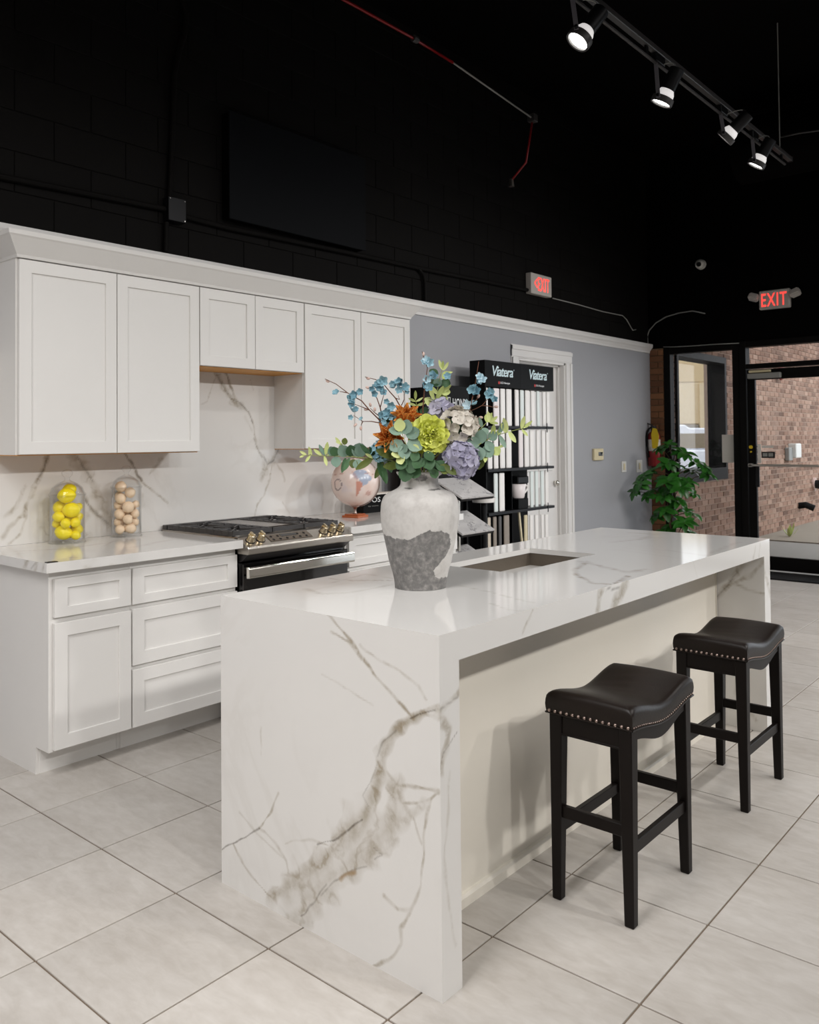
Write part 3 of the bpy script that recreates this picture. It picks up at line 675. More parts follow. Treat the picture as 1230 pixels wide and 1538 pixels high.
# worktop with sink cut-out
SX0, SX1, SY0, SY1 = 0.945, 1.590, 0.405, 0.735
tz = lambda pts: [(at(a, b, 'z', H).x, at(a, b, 'z', H).y) for a, b in pts]
def c9(pts): return [(300+x*0.3252, 820+y*0.3252) for x, y in pts]
V4 = [('b', .014, .6, tz(c8([(700,185),(640,215),(560,212),(505,185),(500,160),(545,130)]))), ('b', .024, .36, tz(c8([(520,130),(600,150),(690,170),(760,160)]))), ('b', .03, .16, tz(c8([(640,60),(740,50),(800,30),(700,25)]))),
      ('d', .003, .4, tz(c8([(700,180),(650,205),(605,228)]))), ('b', .012, .45, tz(c9([(600,150),(700,160),(880,160)]))), ('b', .014, .25, tz(c9([(480,200),(560,222),(700,215),(880,180)]))), ('b', .008, .3, tz(c9([(620,170),(680,150),(760,130),(880,150)]))),
      ('b', .006, .3, tz([(735,905),(760,915),(800,920)])), ('b', .006, .28, tz([(690,880),(740,890),(800,905)])), ('b', .02, .14, tz(c8([(850,90),(980,110),(1100,60)]))), ('b', .007, .25, tz(c8([(930,140),(1000,100),(1060,90)])))]
top_sheet = veined_grid('t', None, isl, (0, 0, H), (1,0,0), (0,1,0), L, W, V4, 190, 80, hole=(SX0, SX1, SY0, SY1))
ey = lambda pts: [(at(a, b, 'y', 0).x, at(a, b, 'y', 0).z-(H-ED)) for a, b in pts]
V5 = [('b', .030, .55, ey(c8([(690,205),(665,255),(640,300)]))), ('b', .020, .5, ey(c8([(600,228),(592,262),(585,310)]))), ('d', .004, .7, ey(c8([(610,240),(625,232),(645,230),(665,222)]))), ('b', .006, .4, ey(c8([(340,315),(318,360),(303,400)]))), ('b', .010, .35, ey(c8([(1168,70),(1160,110)]))), ('b', .008, .4, ey(c8([(1185,65),(1180,110)])))]
edge_sheet = veined_grid('g', None, isl, (0, 0, H-ED), (1,0,0), (0,0,1), L, ED, V5, 300, 10)
tx = G().add([(0,0,H-ED),(L,0,H-ED),(L,W,H-ED),(0,W,H-ED),(0,W,H),(L,W,H)], [(0,3,2,1),(3,2,5,4)])
for (xa, ya, xb, yb) in ((SX0,SY0,SX1,SY0),(SX1,SY0,SX1,SY1),(SX1,SY1,SX0,SY1),(SX0,SY1,SX0,SY0)):
    tx.add([(xa,ya,H),(xb,yb,H),(xb,yb,H-0.022),(xa,ya,H-0.022)], [(0,1,2,3)])
sheet_object('worktop', [top_sheet, edge_sheet], tx, M['marble'], isl)
sk = obj('sink_basin', G().add([(SX0-.004,SY0-.004,H-.0225),(SX1+.004,SY0-.004,H-.0225),(SX1+.004,SY1+.004,H-.0225),(SX0-.004,SY1+.004,H-.0225),
     (SX0+.01,SY0+.01,H-.24),(SX1-.01,SY0+.01,H-.24),(SX1-.01,SY1-.01,H-.24),(SX0+.01,SY1-.01,H-.24)], [(4,5,6,7),(0,1,5,4),(1,2,6,5),(2,3,7,6),(3,0,4,7)]), M['sink'], isl, recalc=False)
obj('drain', G().tube([(1.26, 0.57, H-.24), (1.26, 0.57, H-.236)], 0.05, 20), M['steel'], sk)
obj('seating_panel', G().box(TH, L-TH, PY, PY+0.02, 0, H-ED), M['cream'], isl)
obj('seam', G().box(L-TH-0.016, L-TH-0.004, PY-0.004, PY, 0.03, H-ED-0.001), M['cream'], isl)
obj('shoe_moulding', G().prism([(PY, 0), (PY-0.016, 0), (PY-0.016, 0.028), (PY-0.010, 0.036), (PY, 0.038)], TH, L-TH, 'x'), M['cream'], isl)
obj('toe_kick', G().box(TH, L-TH, W-0.10, W-0.09, 0, 0.11), M['cab'], isl)
nx = 4; ww = (L-2*TH)/nx
for k in range(nx):
    x0 = TH+k*ww
    dd = obj('door', G().box(x0+.003, x0+ww-.003, W-0.045, W-0.026, 0.115, H-ED-0.004), M['cab'], isl, bevel=0.0015)
    obj('panel', G().box(x0+.065, x0+ww-.065, W-0.027, W-0.0255, 0.18, H-ED-0.07), M['cab'], dd)
obj('carcass', G().box(TH, L-TH, PY+0.02, W-0.046, 0.11, 0.62), M['cab'], isl)

# ================================================================== KITCHEN RUN ALONG THE WALL
def shaker(parent, name, x0, x1, z0, z1, yf, th=0.02, rail=0.058, rec=0.009, label=None):
    r = rail if (z1-z0) > 0.24 else rail*0.72
    g = G()
    o_ = [(x0, z0), (x1, z0), (x1, z1), (x0, z1)]; i_ = [(x0+rail, z0+r), (x1-rail, z0+r), (x1-rail, z1-r), (x0+rail, z1-r)]
    vs = [(x, yf, z) for x, z in o_]+[(x, yf, z) for x, z in i_]+[(x, yf+th, z) for x, z in o_]+[(x, yf+th, z) for x, z in i_]
    fs = []
    for k in range(4):
        n = (k+1) % 4
        fs += [(k, n, 4+n, 4+k), (8+k, 12+k, 12+n, 8+n), (k, 8+k, 8+n, n), (4+k, 4+n, 12+n, 12+k)]
    g.add(vs, fs)
    d = obj(name, g, M['cab'], parent, bevel=0.0012)
    obj('panel', G().box(x0+rail-0.004, x1-rail+0.004, yf+rec, yf+th-0.002, z0+r-0.004, z1-r+0.004), M['cab'], d)
    return d
YF = 2.09; YC = 2.05; YS = 2.79
# base cabinets
def base_cabinet(x0, x1, label, fronts, left_side=False):
    c = thing('base_cabinet', ((x0+x1)/2, 2.45, 0), label, 'cabinet')
    g = G()
    notch = [(YF+0.022, 0.115), (2.225, 0.115), (2.225, 0.0), (YS, 0.0), (YS, 0.872), (YF+0.022, 0.872)]
    g.prism(notch, x0, x0+0.018, 'x').prism(notch, x1-0.018, x1, 'x')
    g.box(x0+0.018, x1-0.018, YF+0.022, YF+0.042, 0.115, 0.872).box(x0+.018, x1-.018, YF+.042, YS, .115, .135)
    obj('carcass', g, M['cab'], c, recalc=False)
    obj('toe_kick', G().box(x0+0.018, x1-0.018, 2.222, 2.24, 0, 0.118), M['cab'], c)
    for nm, a, b, z0, z1 in fronts: shaker(c, nm, a, b, z0, z1, YF)
    return c
base_cabinet(0.030, 0.405, 'narrow white base cabinet with one drawer over a door, at the left end', [('drawer', .046, .402, .676, .838), ('door', .046, .402, .124, .652)])
base_cabinet(0.406, 1.000, 'white three-drawer base cabinet left of the range', [('drawer', .411, .997, .676, .838), ('drawer', .411, .997, .402, .655), ('drawer', .411, .997, .124, .382)])
base_cabinet(1.785, 2.40, 'white drawer base cabinet right of the range', [('drawer', 1.80, 2.39, .676, .838), ('drawer', 1.80, 2.39, .402, .655), ('drawer', 1.80, 2.39, .124, .382)])
base_cabinet(2.402, 2.84, 'white base cabinet at the right end behind the vase', [('drawer', 2.412, 2.83, .676, .838), ('door', 2.412, 2.83, .124, .652)])
# counters
def counter(x0, x1, label, veins, chamfer=False):
    sh_ = veined_grid('c', None, None, (x0, YC, .914), (1,0,0), (0,1,0), x1-x0, YS-YC, veins, 60, 40)
    y0c = YC
    g = G()
    e_sh = veined_grid('ce', None, None, (x0, YC, .873), (1,0,0), (0,0,1), x1-x0, .041, [(k, w_, s, [(a, b*0.06) for a, b in p]) for k, w_, s, p in veins if s > .3], 60, 4)
    s_sh = veined_grid('cs', None, None, (x0, YS, .873), (0,-1,0), (0,0,1), YS-YC, .041, [('b', .02, .5, [(.52, -.01), (.58, .05)]), ('b', .012, .4, [(.63, -.01), (.66, .05)]), ('d', .004, .5, [(.60, 0), (.64, .04)]), ('b', .01, .35, [(.70, 0), (.72, .04)])], 50, 4)
    g.add([(x0,YC,.873),(x1,YC,.873),(x1,YS,.873),(x0,YS,.873),(x1,YC,.914),(x1,YS,.914),(x0,YS,.914)], [(0,3,2,1),(1,2,5,4),(2,3,6,5)])
    return sheet_object('countertop', [sh_, e_sh, s_sh], g, M['marble'], label=label, cat='countertop')
counter(-0.008, 1.003, 'white marble countertop left of the range under the two glass jars', [('b', .02, .22, [(.1, .5), (.3, .4), (.5, .45)]), ('b', .008, .36, [(.17, -.02), (.19, .05), (.16, .10)]), ('b', .008, .34, [(.30, -.02), (.28, .06)]), ('b', .012, .25, [(.45, .35), (.6, .5), (.8, .55)]), ('b', .03, .15, [(.5, .2), (.8, .3)])])
counter(1.777, 2.848, 'white marble countertop right of the range under the globe', [('b', .02, .25, [(.3, .5), (.5, .35), (.8, .4)]), ('b', .008, .3, [(.2, .3), (.5, .2)])])
obj('outlet_cover', G().box(0.000, 0.045, 2.058, 2.085, .9142, .917), M['blackmetal'], label='tiny dark plate set in the corner of the left countertop', cat='outlet', bevel=0.001)
# splashback
def cs1(pts): return [(a, b) for a, b in ((at(300+x*.1789, 540+y*.1789, 'y', YS).x, at(300+x*.1789, 540+y*.1789, 'y', YS).z) for x, y in pts)]
def cs2(pts): return [(at(x*.2114, 640+y*.2114, 'y', YS).x, at(x*.2114, 640+y*.2114, 'y', YS).z) for x, y in pts]
V6 = [('b', .010, .55, cs1([(215,110),(245,180),(275,250),(290,325)])), ('d', .004, .5, cs1([(215,110),(245,180),(280,260)])), ('b', .022, .5, cs1([(140,120),(190,200),(240,290),(285,350),(320,380)])), ('d', .005, .5, cs1([(140,125),(190,205),(240,285)])), ('b', .03, .4, cs1([(270,330),(340,385)])), ('d', .005, .55, cs1([(255,320),(280,335),(330,360),(410,430),(450,530)])),
      ('b', .008, .45, cs1([(340,380),(410,430),(450,520),(470,640),(490,740),(530,840)])), ('d', .004, .5, cs1([(460,660),(490,750),(525,830)])), ('b', .02, .4, cs1([(530,830),(545,900),(520,1010)])), ('b', .02, .42, cs1([(525,1000),(575,890),(640,800),(690,740)])), ('b', .03, .32, cs1([(560,880),(620,860),(640,800)])), ('d', .005, .55, cs1([(535,820),(570,885),(620,840),(665,760)])),
      ('b', .008, .4, cs1([(605,850),(592,1000),(545,1130),(495,1210),(465,1330)])), ('b', .01, .4, cs1([(640,870),(700,945),(715,1020)])), ('b', .006, .32, cs1([(140,130),(100,240),(62,355),(18,378)])), ('b', .006, .22, cs1([(420,170),(450,260)])), ('b', .006, .22, cs1([(700,1200),(760,1300)])), ('b', .01, .12, cs1([(380,480),(470,640)])),
      ('b', .014, .5, cs2([(340,190),(310,300),(260,390),(200,520),(165,640)])), ('d', .005, .55, cs2([(340,200),(310,300),(262,385)])), ('b', .012, .4, cs2([(170,620),(60,720),(15,790)])), ('b', .008, .3, cs2([(180,640),(150,760),(60,830)])), ('b', .04, .35, cs2([(510,190),(560,260),(630,360),(690,480),(760,620),(800,720)])), ('b', .016, .35, cs2([(600,500),(640,580),(720,660),(775,720)])), ('d', .006, .5, cs2([(600,515),(640,580),(700,640),(770,700)])), ('d', .006, .5, cs2([(545,210),(590,290),(660,400)])),
      ('b', .01, .5, cs2([(885,185),(930,260),(970,345),(1010,400)])), ('d', .006, .7, cs2([(885,190),(905,225),(940,265),(972,345),(1005,390)])), ('b', .007, .4, cs2([(1010,400),(1100,470),(1190,550)])), ('b', .05, .28, cs2([(330,620),(320,820)])), ('b', .012, .3, cs2([(1060,350),(1150,225)])), ('b', .02, .3, cs2([(620,640),(560,740),(640,800)])), ('b', .02, .25, cs2([(1010,500),(980,700)])), ('b', .012, .3, cs2([(180,420),(120,560),(30,640)])), ('b', .006, .3, cs2([(370,640),(330,760),(310,830)]))]
V6 = [(k, w_*1.1, min(.85, s*1.25), [(a+0.3, b-.914) for a, b in p]) for k, w_, s, p in V6]
sp_s = veined_grid('s', None, None, (-0.3, YS, .9145), (1,0,0), (0,0,1), 3.15, 0.94, V6, 420, 126, warp=0.010, wscale=7)
sx = G().add([(-.3,YS,.9145),(2.85,YS,.9145),(2.85,YS+.019,.9145),(-.3,YS+.019,.9145),(-.3,YS,1.8545),(2.85,YS,1.8545),(2.85,YS+.019,1.8545),(-.3,YS+.019,1.8545)], [(0,3,2,1),(4,5,6,7),(1,2,6,5),(3,0,4,7)])
sheet_object('splashback', [sp_s], sx, M['marble'], label='white marble splashback with grey-brown veins behind the counters', cat='backsplash')
# wall cabinets
UF = 2.50
def wall_cabinet(x0, x1, z0, z1, label, doors, bottom='cab'):
    c = thing('wall_cabinet', ((x0+x1)/2, 2.65, z0), label, 'cabinet')
    g = G().box(x0, x0+.016, UF+.021, YS-.001, z0, z1).box(x1-.016, x1, UF+.021, YS-.001, z0, z1).box(x0+.016, x1-.016, UF+.021, UF+.04, z0, z1).box(x0+.016, x1-.016, UF+.04, YS-.001, z1-.02, z1)
    obj('carcass', g, M['cab'], c, recalc=False)
    obj('bottom_panel', G().box(x0+.002, x1-.002, UF+.0215, YS-.001, z0-.004, z0-.0002) if bottom == 'birch' else G().box(x0+.016, x1-.016, UF+.04, YS-.001, z0+.004, z0+.018), M[bottom], c)
    for a, b in doors: shaker(c, 'door', a, b, z0+.002, z1-.006, UF)
    return c
wall_cabinet(.076, 1.068, 1.356, 2.262, 'tall white double-door wall cabinet above the lemon jar, far left', [(.084, .572), (.577, 1.066)], 'birch')
wall_cabinet(1.070, 1.838, 1.826, 2.262, 'short white double-door wall cabinet above the range', [(1.073, 1.453), (1.457, 1.835)], 'birch')
wall_cabinet(1.840, 2.845, 1.360, 2.262, 'tall white double-door wall cabinet above the globe', [(1.844, 2.340), (2.345, 2.842)], 'birch')
# cornice over the wall cabinets
prof = [(UF+.03, 2.262), (UF-.004, 2.262), (UF-.008, 2.275), (UF-.02, 2.29), (UF-.062, 2.345), (UF-.07, 2.352), (UF-.072, 2.372), (UF+.03, 2.372)]
def cornice(x0, x1):
    g = G(); rows = []
    offs = [(UF+.03)-y for y, z in prof]     # projection from the cabinet plane
    for (y, z) in prof:
        out = UF-y
        rows.append([(x0-out, YS-.002, z), (x0-out, y, z), (x1+out, y, z), (x1+out, YS-.002, z)])
    n = len(rows); vs = [p for r in rows for p in r]; fs = []
    for i in range(n):
        j = (i+1) % n
        for k in range(3): fs.append((i*4+k, i*4+k+1, j*4+k+1, j*4+k))
    fs.append(tuple(i*4 for i in range(n))); fs.append(tuple(i*4+3 for i in range(n)))
    g.add(vs, fs); return g
obj('cornice', cornice(.076, 2.845), M['cab'], label='white angled cornice running along the top of the wall cabinets', cat='molding')

# ------------------------------------------------------------------ the range
R0, R1 = 1.010, 1.768
rg = thing('range', ((R0+R1)/2, 2.4, 0), 'stainless steel slide-in gas range with black oven door', 'stove')
obj('body', G().box(R0-.004, R1+.004, 2.115, 2.76, 0.03, .868).box(R0+.02, R1-.02, 2.18, 2.7, 0, .03), M['oven'], rg, recalc=False)
obj('cooktop', G().box(R0, R1, 2.10, 2.775, .874, .921), M['steel'], rg, bevel=0.003)
obj('vent_trim', G().box(R0, R1, 2.735, 2.775, .9215, .946), M['iron'], rg, bevel=0.003)
obj('control_panel', G().prism([(2.135, .922), (2.105, .921), (2.022, .878), (2.016, .870), (2.018, .843), (2.024, .838), (2.105, .838)], R0, R1-.005, 'x'), M['steel'], rg, bevel=0.002)
obj('vent_shroud', G().prism([(2.112, .838), (2.04, .836), (2.085, .800), (2.112, .794)], R0+.012, R1-.012, 'x'), M['iron'], rg)
sl_n = Vector((0, -(.921-.878), .083)).normalized()
def panel_pt(x, t): return Vector((x, 2.022+.083*t, .878+.043*t))
dsp = obj('display', G().hexa([panel_pt(1.18, .25)+sl_n*.0003, panel_pt(1.47, .25)+sl_n*.0003, panel_pt(1.47, .88)+sl_n*.0003, panel_pt(1.18, .88)+sl_n*.0003, panel_pt(1.18, .25)+sl_n*.003, panel_pt(1.47, .25)+sl_n*.003, panel_pt(1.47, .88)+sl_n*.003, panel_pt(1.18, .88)+sl_n*.003]), plain('bronze_display', srgb(112,100,88), 0.2, metal=0.6, var=0.04), rg)
obj('screen', G().hexa([panel_pt(1.27, .58)+sl_n*h for h in (.0031,)]*1+[panel_pt(1.38, .58)+sl_n*.0031, panel_pt(1.38, .8)+sl_n*.0031, panel_pt(1.27, .8)+sl_n*.0031, panel_pt(1.27, .58)+sl_n*.004, panel_pt(1.38, .58)+sl_n*.004, panel_pt(1.38, .8)+sl_n*.004, panel_pt(1.27, .8)+sl_n*.004]), M['oven'], dsp)
for r_ in range(2):
    for k in range(6):
        q = panel_pt(1.205+k*.046, .38+.3*r_)
        if r_ == 1 and 1 < k < 4: continue
        obj('button', G().tube([q+sl_n*.003, q+sl_n*.0042], .008, 8), M['blackmetal'], dsp)
for x in (1.062, 1.128, 1.572, 1.637, 1.702):
    q = panel_pt(x, .55)
    kb = obj('knob', G().tube([q+sl_n*.002, q+sl_n*.010, q+sl_n*.034, q+sl_n*.037], [.023, .021, .019, .016], 20), M['knob'], rg)
    obj('knob_ring', G().tube([q, q+sl_n*.003], .026, 20), M['blackmetal'], kb)
    a = Vector((0.35, .8, .42)).normalized()
    obj('knob_grip', G().hexa([q+sl_n*h+Vector((sx_*.0065, 0, 0))+Vector((0, .083, .043)).normalized()*(sy_*.017) for h in (.036, .047) for sx_, sy_ in ((-1,-1),(1,-1),(1,1),(-1,1))]), M['knob'], kb, bevel=0.002)
dr_ = obj('oven_door', G().box(R0+.004, R1-.004, 2.065, 2.113, .19, .79), M['oven'], rg, bevel=0.004)
obj('handle', G().prism([(2.030, .720), (2.008, .722), (2.004, .730), (2.006, .770), (2.012, .778), (2.030, .778)], R0-.003, R1-.008, 'x'), M['chrome'], dr_, bevel=0.002)
for x in (R0+.03, R1-.05): obj('handle_post', G().box(x, x+.025, 2.030, 2.066, .733, .766), M['steel'], dr_, bevel=.002)
obj('warming_drawer', G().box(R0+.004, R1-.004, 2.07, 2.113, .06, .18), M['oven'], rg, bevel=0.004)
# grates: three sections of cast-iron bars, side sections with fingers, a flat griddle in the middle
def bar(g, x0, y0, x1, y1, z0=.936, z1=.950, w_=.009):
    d = Vector((x1-x0, y1-y0, 0)); d.normalize(); n = Vector((-d.y, d.x, 0))*(w_/2)
    a, b = Vector((x0, y0, 0)), Vector((x1, y1, 0))
    g.hexa([a-n+Vector((0,0,z0)), b-n+Vector((0,0,z0)), b+n+Vector((0,0,z0)), a+n+Vector((0,0,z0)), a-n*.7+Vector((0,0,z1)), b-n*.7+Vector((0,0,z1)), b+n*.7+Vector((0,0,z1)), a+n*.7+Vector((0,0,z1))])
GY0, GY1 = 2.145, 2.725
for gi, (x0, x1) in enumerate(((R0+.002, R0+.262), (R0+.268, R0+.488), (R0+.494, R1-.004))):
    g = G()
    bar(g, x0+.006, GY0, x0+.006, GY1, .924, .948, .014); bar(g, x1-.006, GY0, x1-.006, GY1, .924, .948, .014)
    bar(g, x0, GY0+.006, x1, GY0+.006, .926, .948, .014); bar(g, x0, GY1-.006, x1, GY1-.006, .926, .948, .014)
    if gi != 1:
        ym = (GY0+GY1)/2; bar(g, x0, ym, x1, ym)
        for cy in (GY0+.15, GY1-.15):
            for k in range(8):
                a = 2*PI*k/8+.2; cx = (x0+x1)/2
                ex = max(x0+.006, min(x1-.006, cx+math.cos(a)*.2)); ey_ = cy+math.sin(a)*.135
                bar(g, cx+math.cos(a)*.035, cy+math.sin(a)*.035, ex, ey_)
        for k in range(9): bar(g, x0-.001, GY0+.04+k*.0625, x0+.045, GY0+.04+k*.0625, .930, .950, .011); bar(g, x1-.045, GY0+.04+k*.0625, x1+.0, GY0+.04+k*.0625, .930, .950, .011)
        for fx_, fy_ in ((x0+.012, GY0+.012), (x1-.012, GY0+.012), (x0+.012, GY1-.012), (x1-.012, GY1-.012)): g.tube([(fx_, fy_, .921), (fx_, fy_, .93)], .008, 8)
        o = obj('grate', g, M['iron'], rg, recalc=False)
        for cy in (GY0+.15, GY1-.15): obj('burner', G().lathe([(.0, .9215), (.042, .9215), (.042, .929), (.03, .932), (.03, .935), (0, .936)], 20, ((x0+x1)/2, cy, 0)), M['iron'], rg, smooth=True, angle=.6)
    else:
        obj('grate', g, M['iron'], rg, recalc=False)
        obj('griddle', G().box(x0+.014, x1-.014, GY0+.08, GY1-.02, .930, .944), M['burnerpan'], rg, bevel=.004)

# ------------------------------------------------------------------ glass jars
def jar(name, cx, cy, r, zt, zl, label):
    """zt: top of the body, zl: top of the knob"""
    z = .9145; j = thing(name, (cx, cy, z), label, 'jar')
    pr = [(r*1.06, z), (r*1.08, z+.004), (r*1.0, z+.012), (r, z+.02), (r, zt-.02), (r*1.0, zt-.008), (r*1.05, zt)]
    inner = [(r*1.0, zt), (r-.004, zt-.01), (r-.004, z+.02), (r*.9, z+.013), (0.0, z+.013)]
    obj('body', G().lathe([(0.0, z)]+pr+inner, 48, (cx, cy, 0)), M['glass'], j, smooth=True)
    h = zl-zt
    ld = [(r*1.06, zt+.001), (r*1.07, zt+.006), (r*.98, zt+.014), (r*.86, zt+h*.30), (r*.55, zt+h*.46), (r*.2, zt+h*.56), (r*.14, zt+h*.62), (r*.15, zt+h*.68), (r*.3, zt+h*.78), (r*.33, zt+h*.88), (r*.22, zt+h*.97), (0, zl)]
    lo = [(r*.97, zt+.002), (r*.93, zt+.012), (r*.82, zt+h*.28), (r*.5, zt+h*.42), (0, zt+h*.5)]
    obj('lid', G().lathe(ld, 40, (cx, cy, 0)).lathe(lo, 40, (cx, cy, 0)), M['glass'], j, smooth=True, recalc=False)
    return j
LJ = (0.401, 2.671, .083); GJ = (0.732, 2.680, .076)
jar('glass_jar', LJ[0], LJ[1], LJ[2], 1.150, 1.278, 'lidded clear glass apothecary jar filled with lemons')
jar('glass_jar', GJ[0], GJ[1], GJ[2], 1.172, 1.288, 'lidded clear glass jar filled with beige dried bulbs')
def fill(cx, cy, R, floor, items, nback, rb, seed, ztop, back=()):
    """spheres seen at measured picture points plus hidden ones behind; pushed apart until they rest side by side"""
    rnd = random.Random(seed); P = []
    axis = Vector((cx, cy, 0)); vd = Vector((CAM.x-cx, CAM.y-cy, 0)).normalized()
    dep = (Vector((cx, cy, 1.0))-CAM).dot(FWD)
    for (px, py, r) in items:
        rr = r*dep/FPX*1.08; c = atd(px, py, dep); lat = Vector((c.x-cx, c.y-cy, 0)); lat = lat-vd*lat.dot(vd)
        k = math.sqrt(max(0, (R-rr)**2-lat.length**2)); q = axis+lat+vd*k*(-.25 if len(P) in back else .85)
        P.append([q.x, q.y, c.z, rr, True])
    for k in range(nback):
        a = rnd.uniform(-1.2, 1.2); rr = rb*rnd.uniform(.85, 1.1); q = axis-(Matrix.Rotation(a, 3, 'Z') @ vd)*(R-rr)*rnd.uniform(.3, .95)
        P.append([q.x, q.y, floor+rr+(ztop-floor)*(k+.5)/nback*.85, rr, False])
    for it in range(260):
        for i in range(len(P)):
            for j in range(i):
                a, b = P[i], P[j]; d = Vector((a[0]-b[0], a[1]-b[1], a[2]-b[2])); l = d.length or 1e-6; need = (a[3]+b[3])*0.97
                if l < need:
                    d *= (need-l)/l
                    if a[4] and b[4]: sg = 1 if d.dot(vd) > 0 else -1; d = d*.35+vd*sg*d.length*.65
                    wi = .15 if a[4] and not b[4] else (.85 if b[4] and not a[4] else .5)
                    for k in range(3): a[k] += d[k]*wi; b[k] -= d[k]*(1-wi)
        for a in P:
            d = Vector((a[0]-cx, a[1]-cy)); m_ = R-a[3]
            if d.length > m_: d *= m_/d.length; a[0], a[1] = cx+d.x, cy+d.y
            a[2] = max(a[2], floor+a[3])
    return P
c_ = lambda L_: [(x*.2114, 640+y*.2114, r*.2114) for x, y, r in L_]
LEM = [(478,505,52,'large lemon lying across near the top of the jar'), (405,585,47,'lemon pressed against the left glass in the upper half'), (500,590,52,'large lemon in the middle of the jar, below the top ones'),
       (422,645,36,'small lemon just under the upper left one'), (512,675,34,'small round lemon right of the jar centre'), (385,708,33,'small lemon touching the left glass in the lower half'), (452,703,33,'small round lemon in the lower middle'),
       (447,785,50,'big lemon lying on the jar floor'), (546,795,32,'small lemon on the jar floor at the right'), (566,645,32,'lemon half hidden at the right glass'), (578,575,24,'little lemon at the right glass, upper half'), (540,740,38,'lemon low on the right, behind the floor ones'), (490,462,44,'topmost lemon of the pile')]
def ellip(c, r, along, s):
    g = G().sphere((0,0,0), r, 18, 11)
    for p in g.v:
        t = p.x/r; p.x *= s
        if abs(t) > .82: p.x += math.copysign((abs(t)-.82)*r*.8, t)
    q = Vector(along).to_track_quat('X', 'Z').to_matrix().to_4x4()
    return g.xf(Matrix.Translation(c) @ q)
Pl = fill(LJ[0], LJ[1], LJ[2]-.0085, .929, [(a, b, r) for (a, b, r) in c_([(x, y, r) for x, y, r, _ in LEM])], 5, .024, 3, 1.02, (9, 10, 11, 12))
rnd = random.Random(5)
for k, p in enumerate(Pl):
    lab = LEM[k][3] if k < len(LEM) else 'lemon at the back of the jar, mostly hidden by the front ones'
    al_ = (RGT+Vector((0, 0, rnd.uniform(-.35, .35)))) if k in (0, 2, 7, 12) else Vector((rnd.uniform(-1, 1), rnd.uniform(-1, 1), rnd.uniform(-.5, .5)))
    obj('lemon', ellip(Vector(p[:3]), p[3]*.96, al_, 1.04 if k not in (0, 2, 7) else 1.12), M['lemon'], label=lab, cat='lemon', group='lemons in the left jar', smooth=True, recalc=False)
BUL = [(860,430,38,'topmost beige dried bulb in the right jar'), (925,477,36,'beige bulb right below the topmost one'), (868,513,37,'round beige bulb left of centre in the upper part'), (815,500,28,'beige bulb touching the left glass near the top'), (836,575,32,'beige bulb left of centre, third row down'), (915,570,40,'large beige bulb right of centre in the middle'),
       (963,560,26,'beige bulb at the right glass in the middle'), (855,628,36,'beige bulb left of centre in the lower half'), (804,630,22,'small beige bulb at the left glass in the lower half'), (906,662,33,'beige bulb in the lower centre'), (958,625,32,'beige bulb at the right glass, lower half'), (834,690,33,'beige bulb low on the left'), (963,690,31,'beige bulb low on the right'), (820,742,32,'beige bulb on the jar floor at the left'), (925,757,36,'beige bulb on the jar floor at the right'), (880,722,24,'darker little bulb between the lowest ones')]
Pb = fill(GJ[0], GJ[1], GJ[2]-.0085, .929, c_([(x, y, r) for x, y, r, _ in BUL]), 8, .022, 9, 1.06, (3, 8, 15))
for k, p in enumerate(Pb):
    lab = BUL[k][3] if k < len(BUL) else 'beige bulb at the back of the right jar, mostly hidden'
    g = G().sphere((0,0,0), p[3]*.98, 20, 12)
    ph = random.uniform(0, 6)
    for q in g.v:
        a = math.atan2(q.y, q.x); s = 1+.035*math.cos(7*a+ph)*(1-abs(q.z)/p[3]); q.x *= s; q.y *= s
        q.z *= .92; 
        if q.z > p[3]*.85: q.z += .003
    g.xf(Matrix.Translation(p[:3]) @ Matrix.Rotation(random.uniform(0, 3), 4, (random.random(), random.random(), .3)))
    obj('dried_bulb', g, M['bulb'], label=lab, cat='bulb', group='dried bulbs in the right jar', smooth=True, recalc=False)

# ------------------------------------------------------------------ globe on the right counter
gp = at(533, 724, 'y', 2.46); gr = 36.0*((gp-CAM).dot(FWD))/FPX
def globe_mat():
    m_, nd, lk, b = new_mat('pastel_globe_map')
    n1 = pos_noise(nd, lk, 8, 5, 0.55, 0.4, coord='obj'); n2 = pos_noise(nd, lk, 14, 3, 0.5, 0, coord='obj')
    sea = ramp(nd, lk, n2, [(0.3, srgb(232,206,196)), (0.6, srgb(238,220,212)), (0.8, srgb(226,214,220))])
    at_ = nd.new('ShaderNodeAttribute'); at_.attribute_name = 'land'; sp = nd.new('ShaderNodeSeparateColor'); lk.new(at_.outputs['Color'], sp.inputs[0])
    c = mixc(nd, lk, sp.outputs[0], sea, srgb(150,172,200)); c = mixc(nd, lk, sp.outputs[1], c, srgb(204,132,110)); c = mixc(nd, lk, sp.outputs[2], c, srgb(120,100,104))
    lk.new(c, b.inputs['Base Color']); b.inputs['Roughness'].default_value = 0.22; b.inputs['Coat Weight'].default_value = .5; return m_
gl = thing('globe', (gp.x, gp.y, .914), 'pastel pink desk globe on a small orange wooden foot', 'globe')
me = mesh_from(G().sphere(gp, gr, 96, 64), 'sphere', globe_mat(), smooth=True, off=WL[gl], recalc=False)
ca = me.color_attributes.new('land', 'FLOAT_COLOR', 'POINT'); cols = []
def inpoly(x, y, P):
    c = False; j = len(P)-1
    for i in range(len(P)):
        if (P[i][1] > y) != (P[j][1] > y) and x < (P[j][0]-P[i][0])*(y-P[i][1])/(P[j][1]-P[i][1])+P[i][0]: c = not c
        j = i
    return c
gx = lambda P: [((x-515)/330.0, (815-y)/330.0) for x, y in P]     # disc coordinates of the marks, centre and radius of the globe in the crop
blue = gx([(490,680),(560,640),(660,660),(730,740),(735,790),(690,820),(640,870),(610,860),(590,810),(560,780),(500,740)])
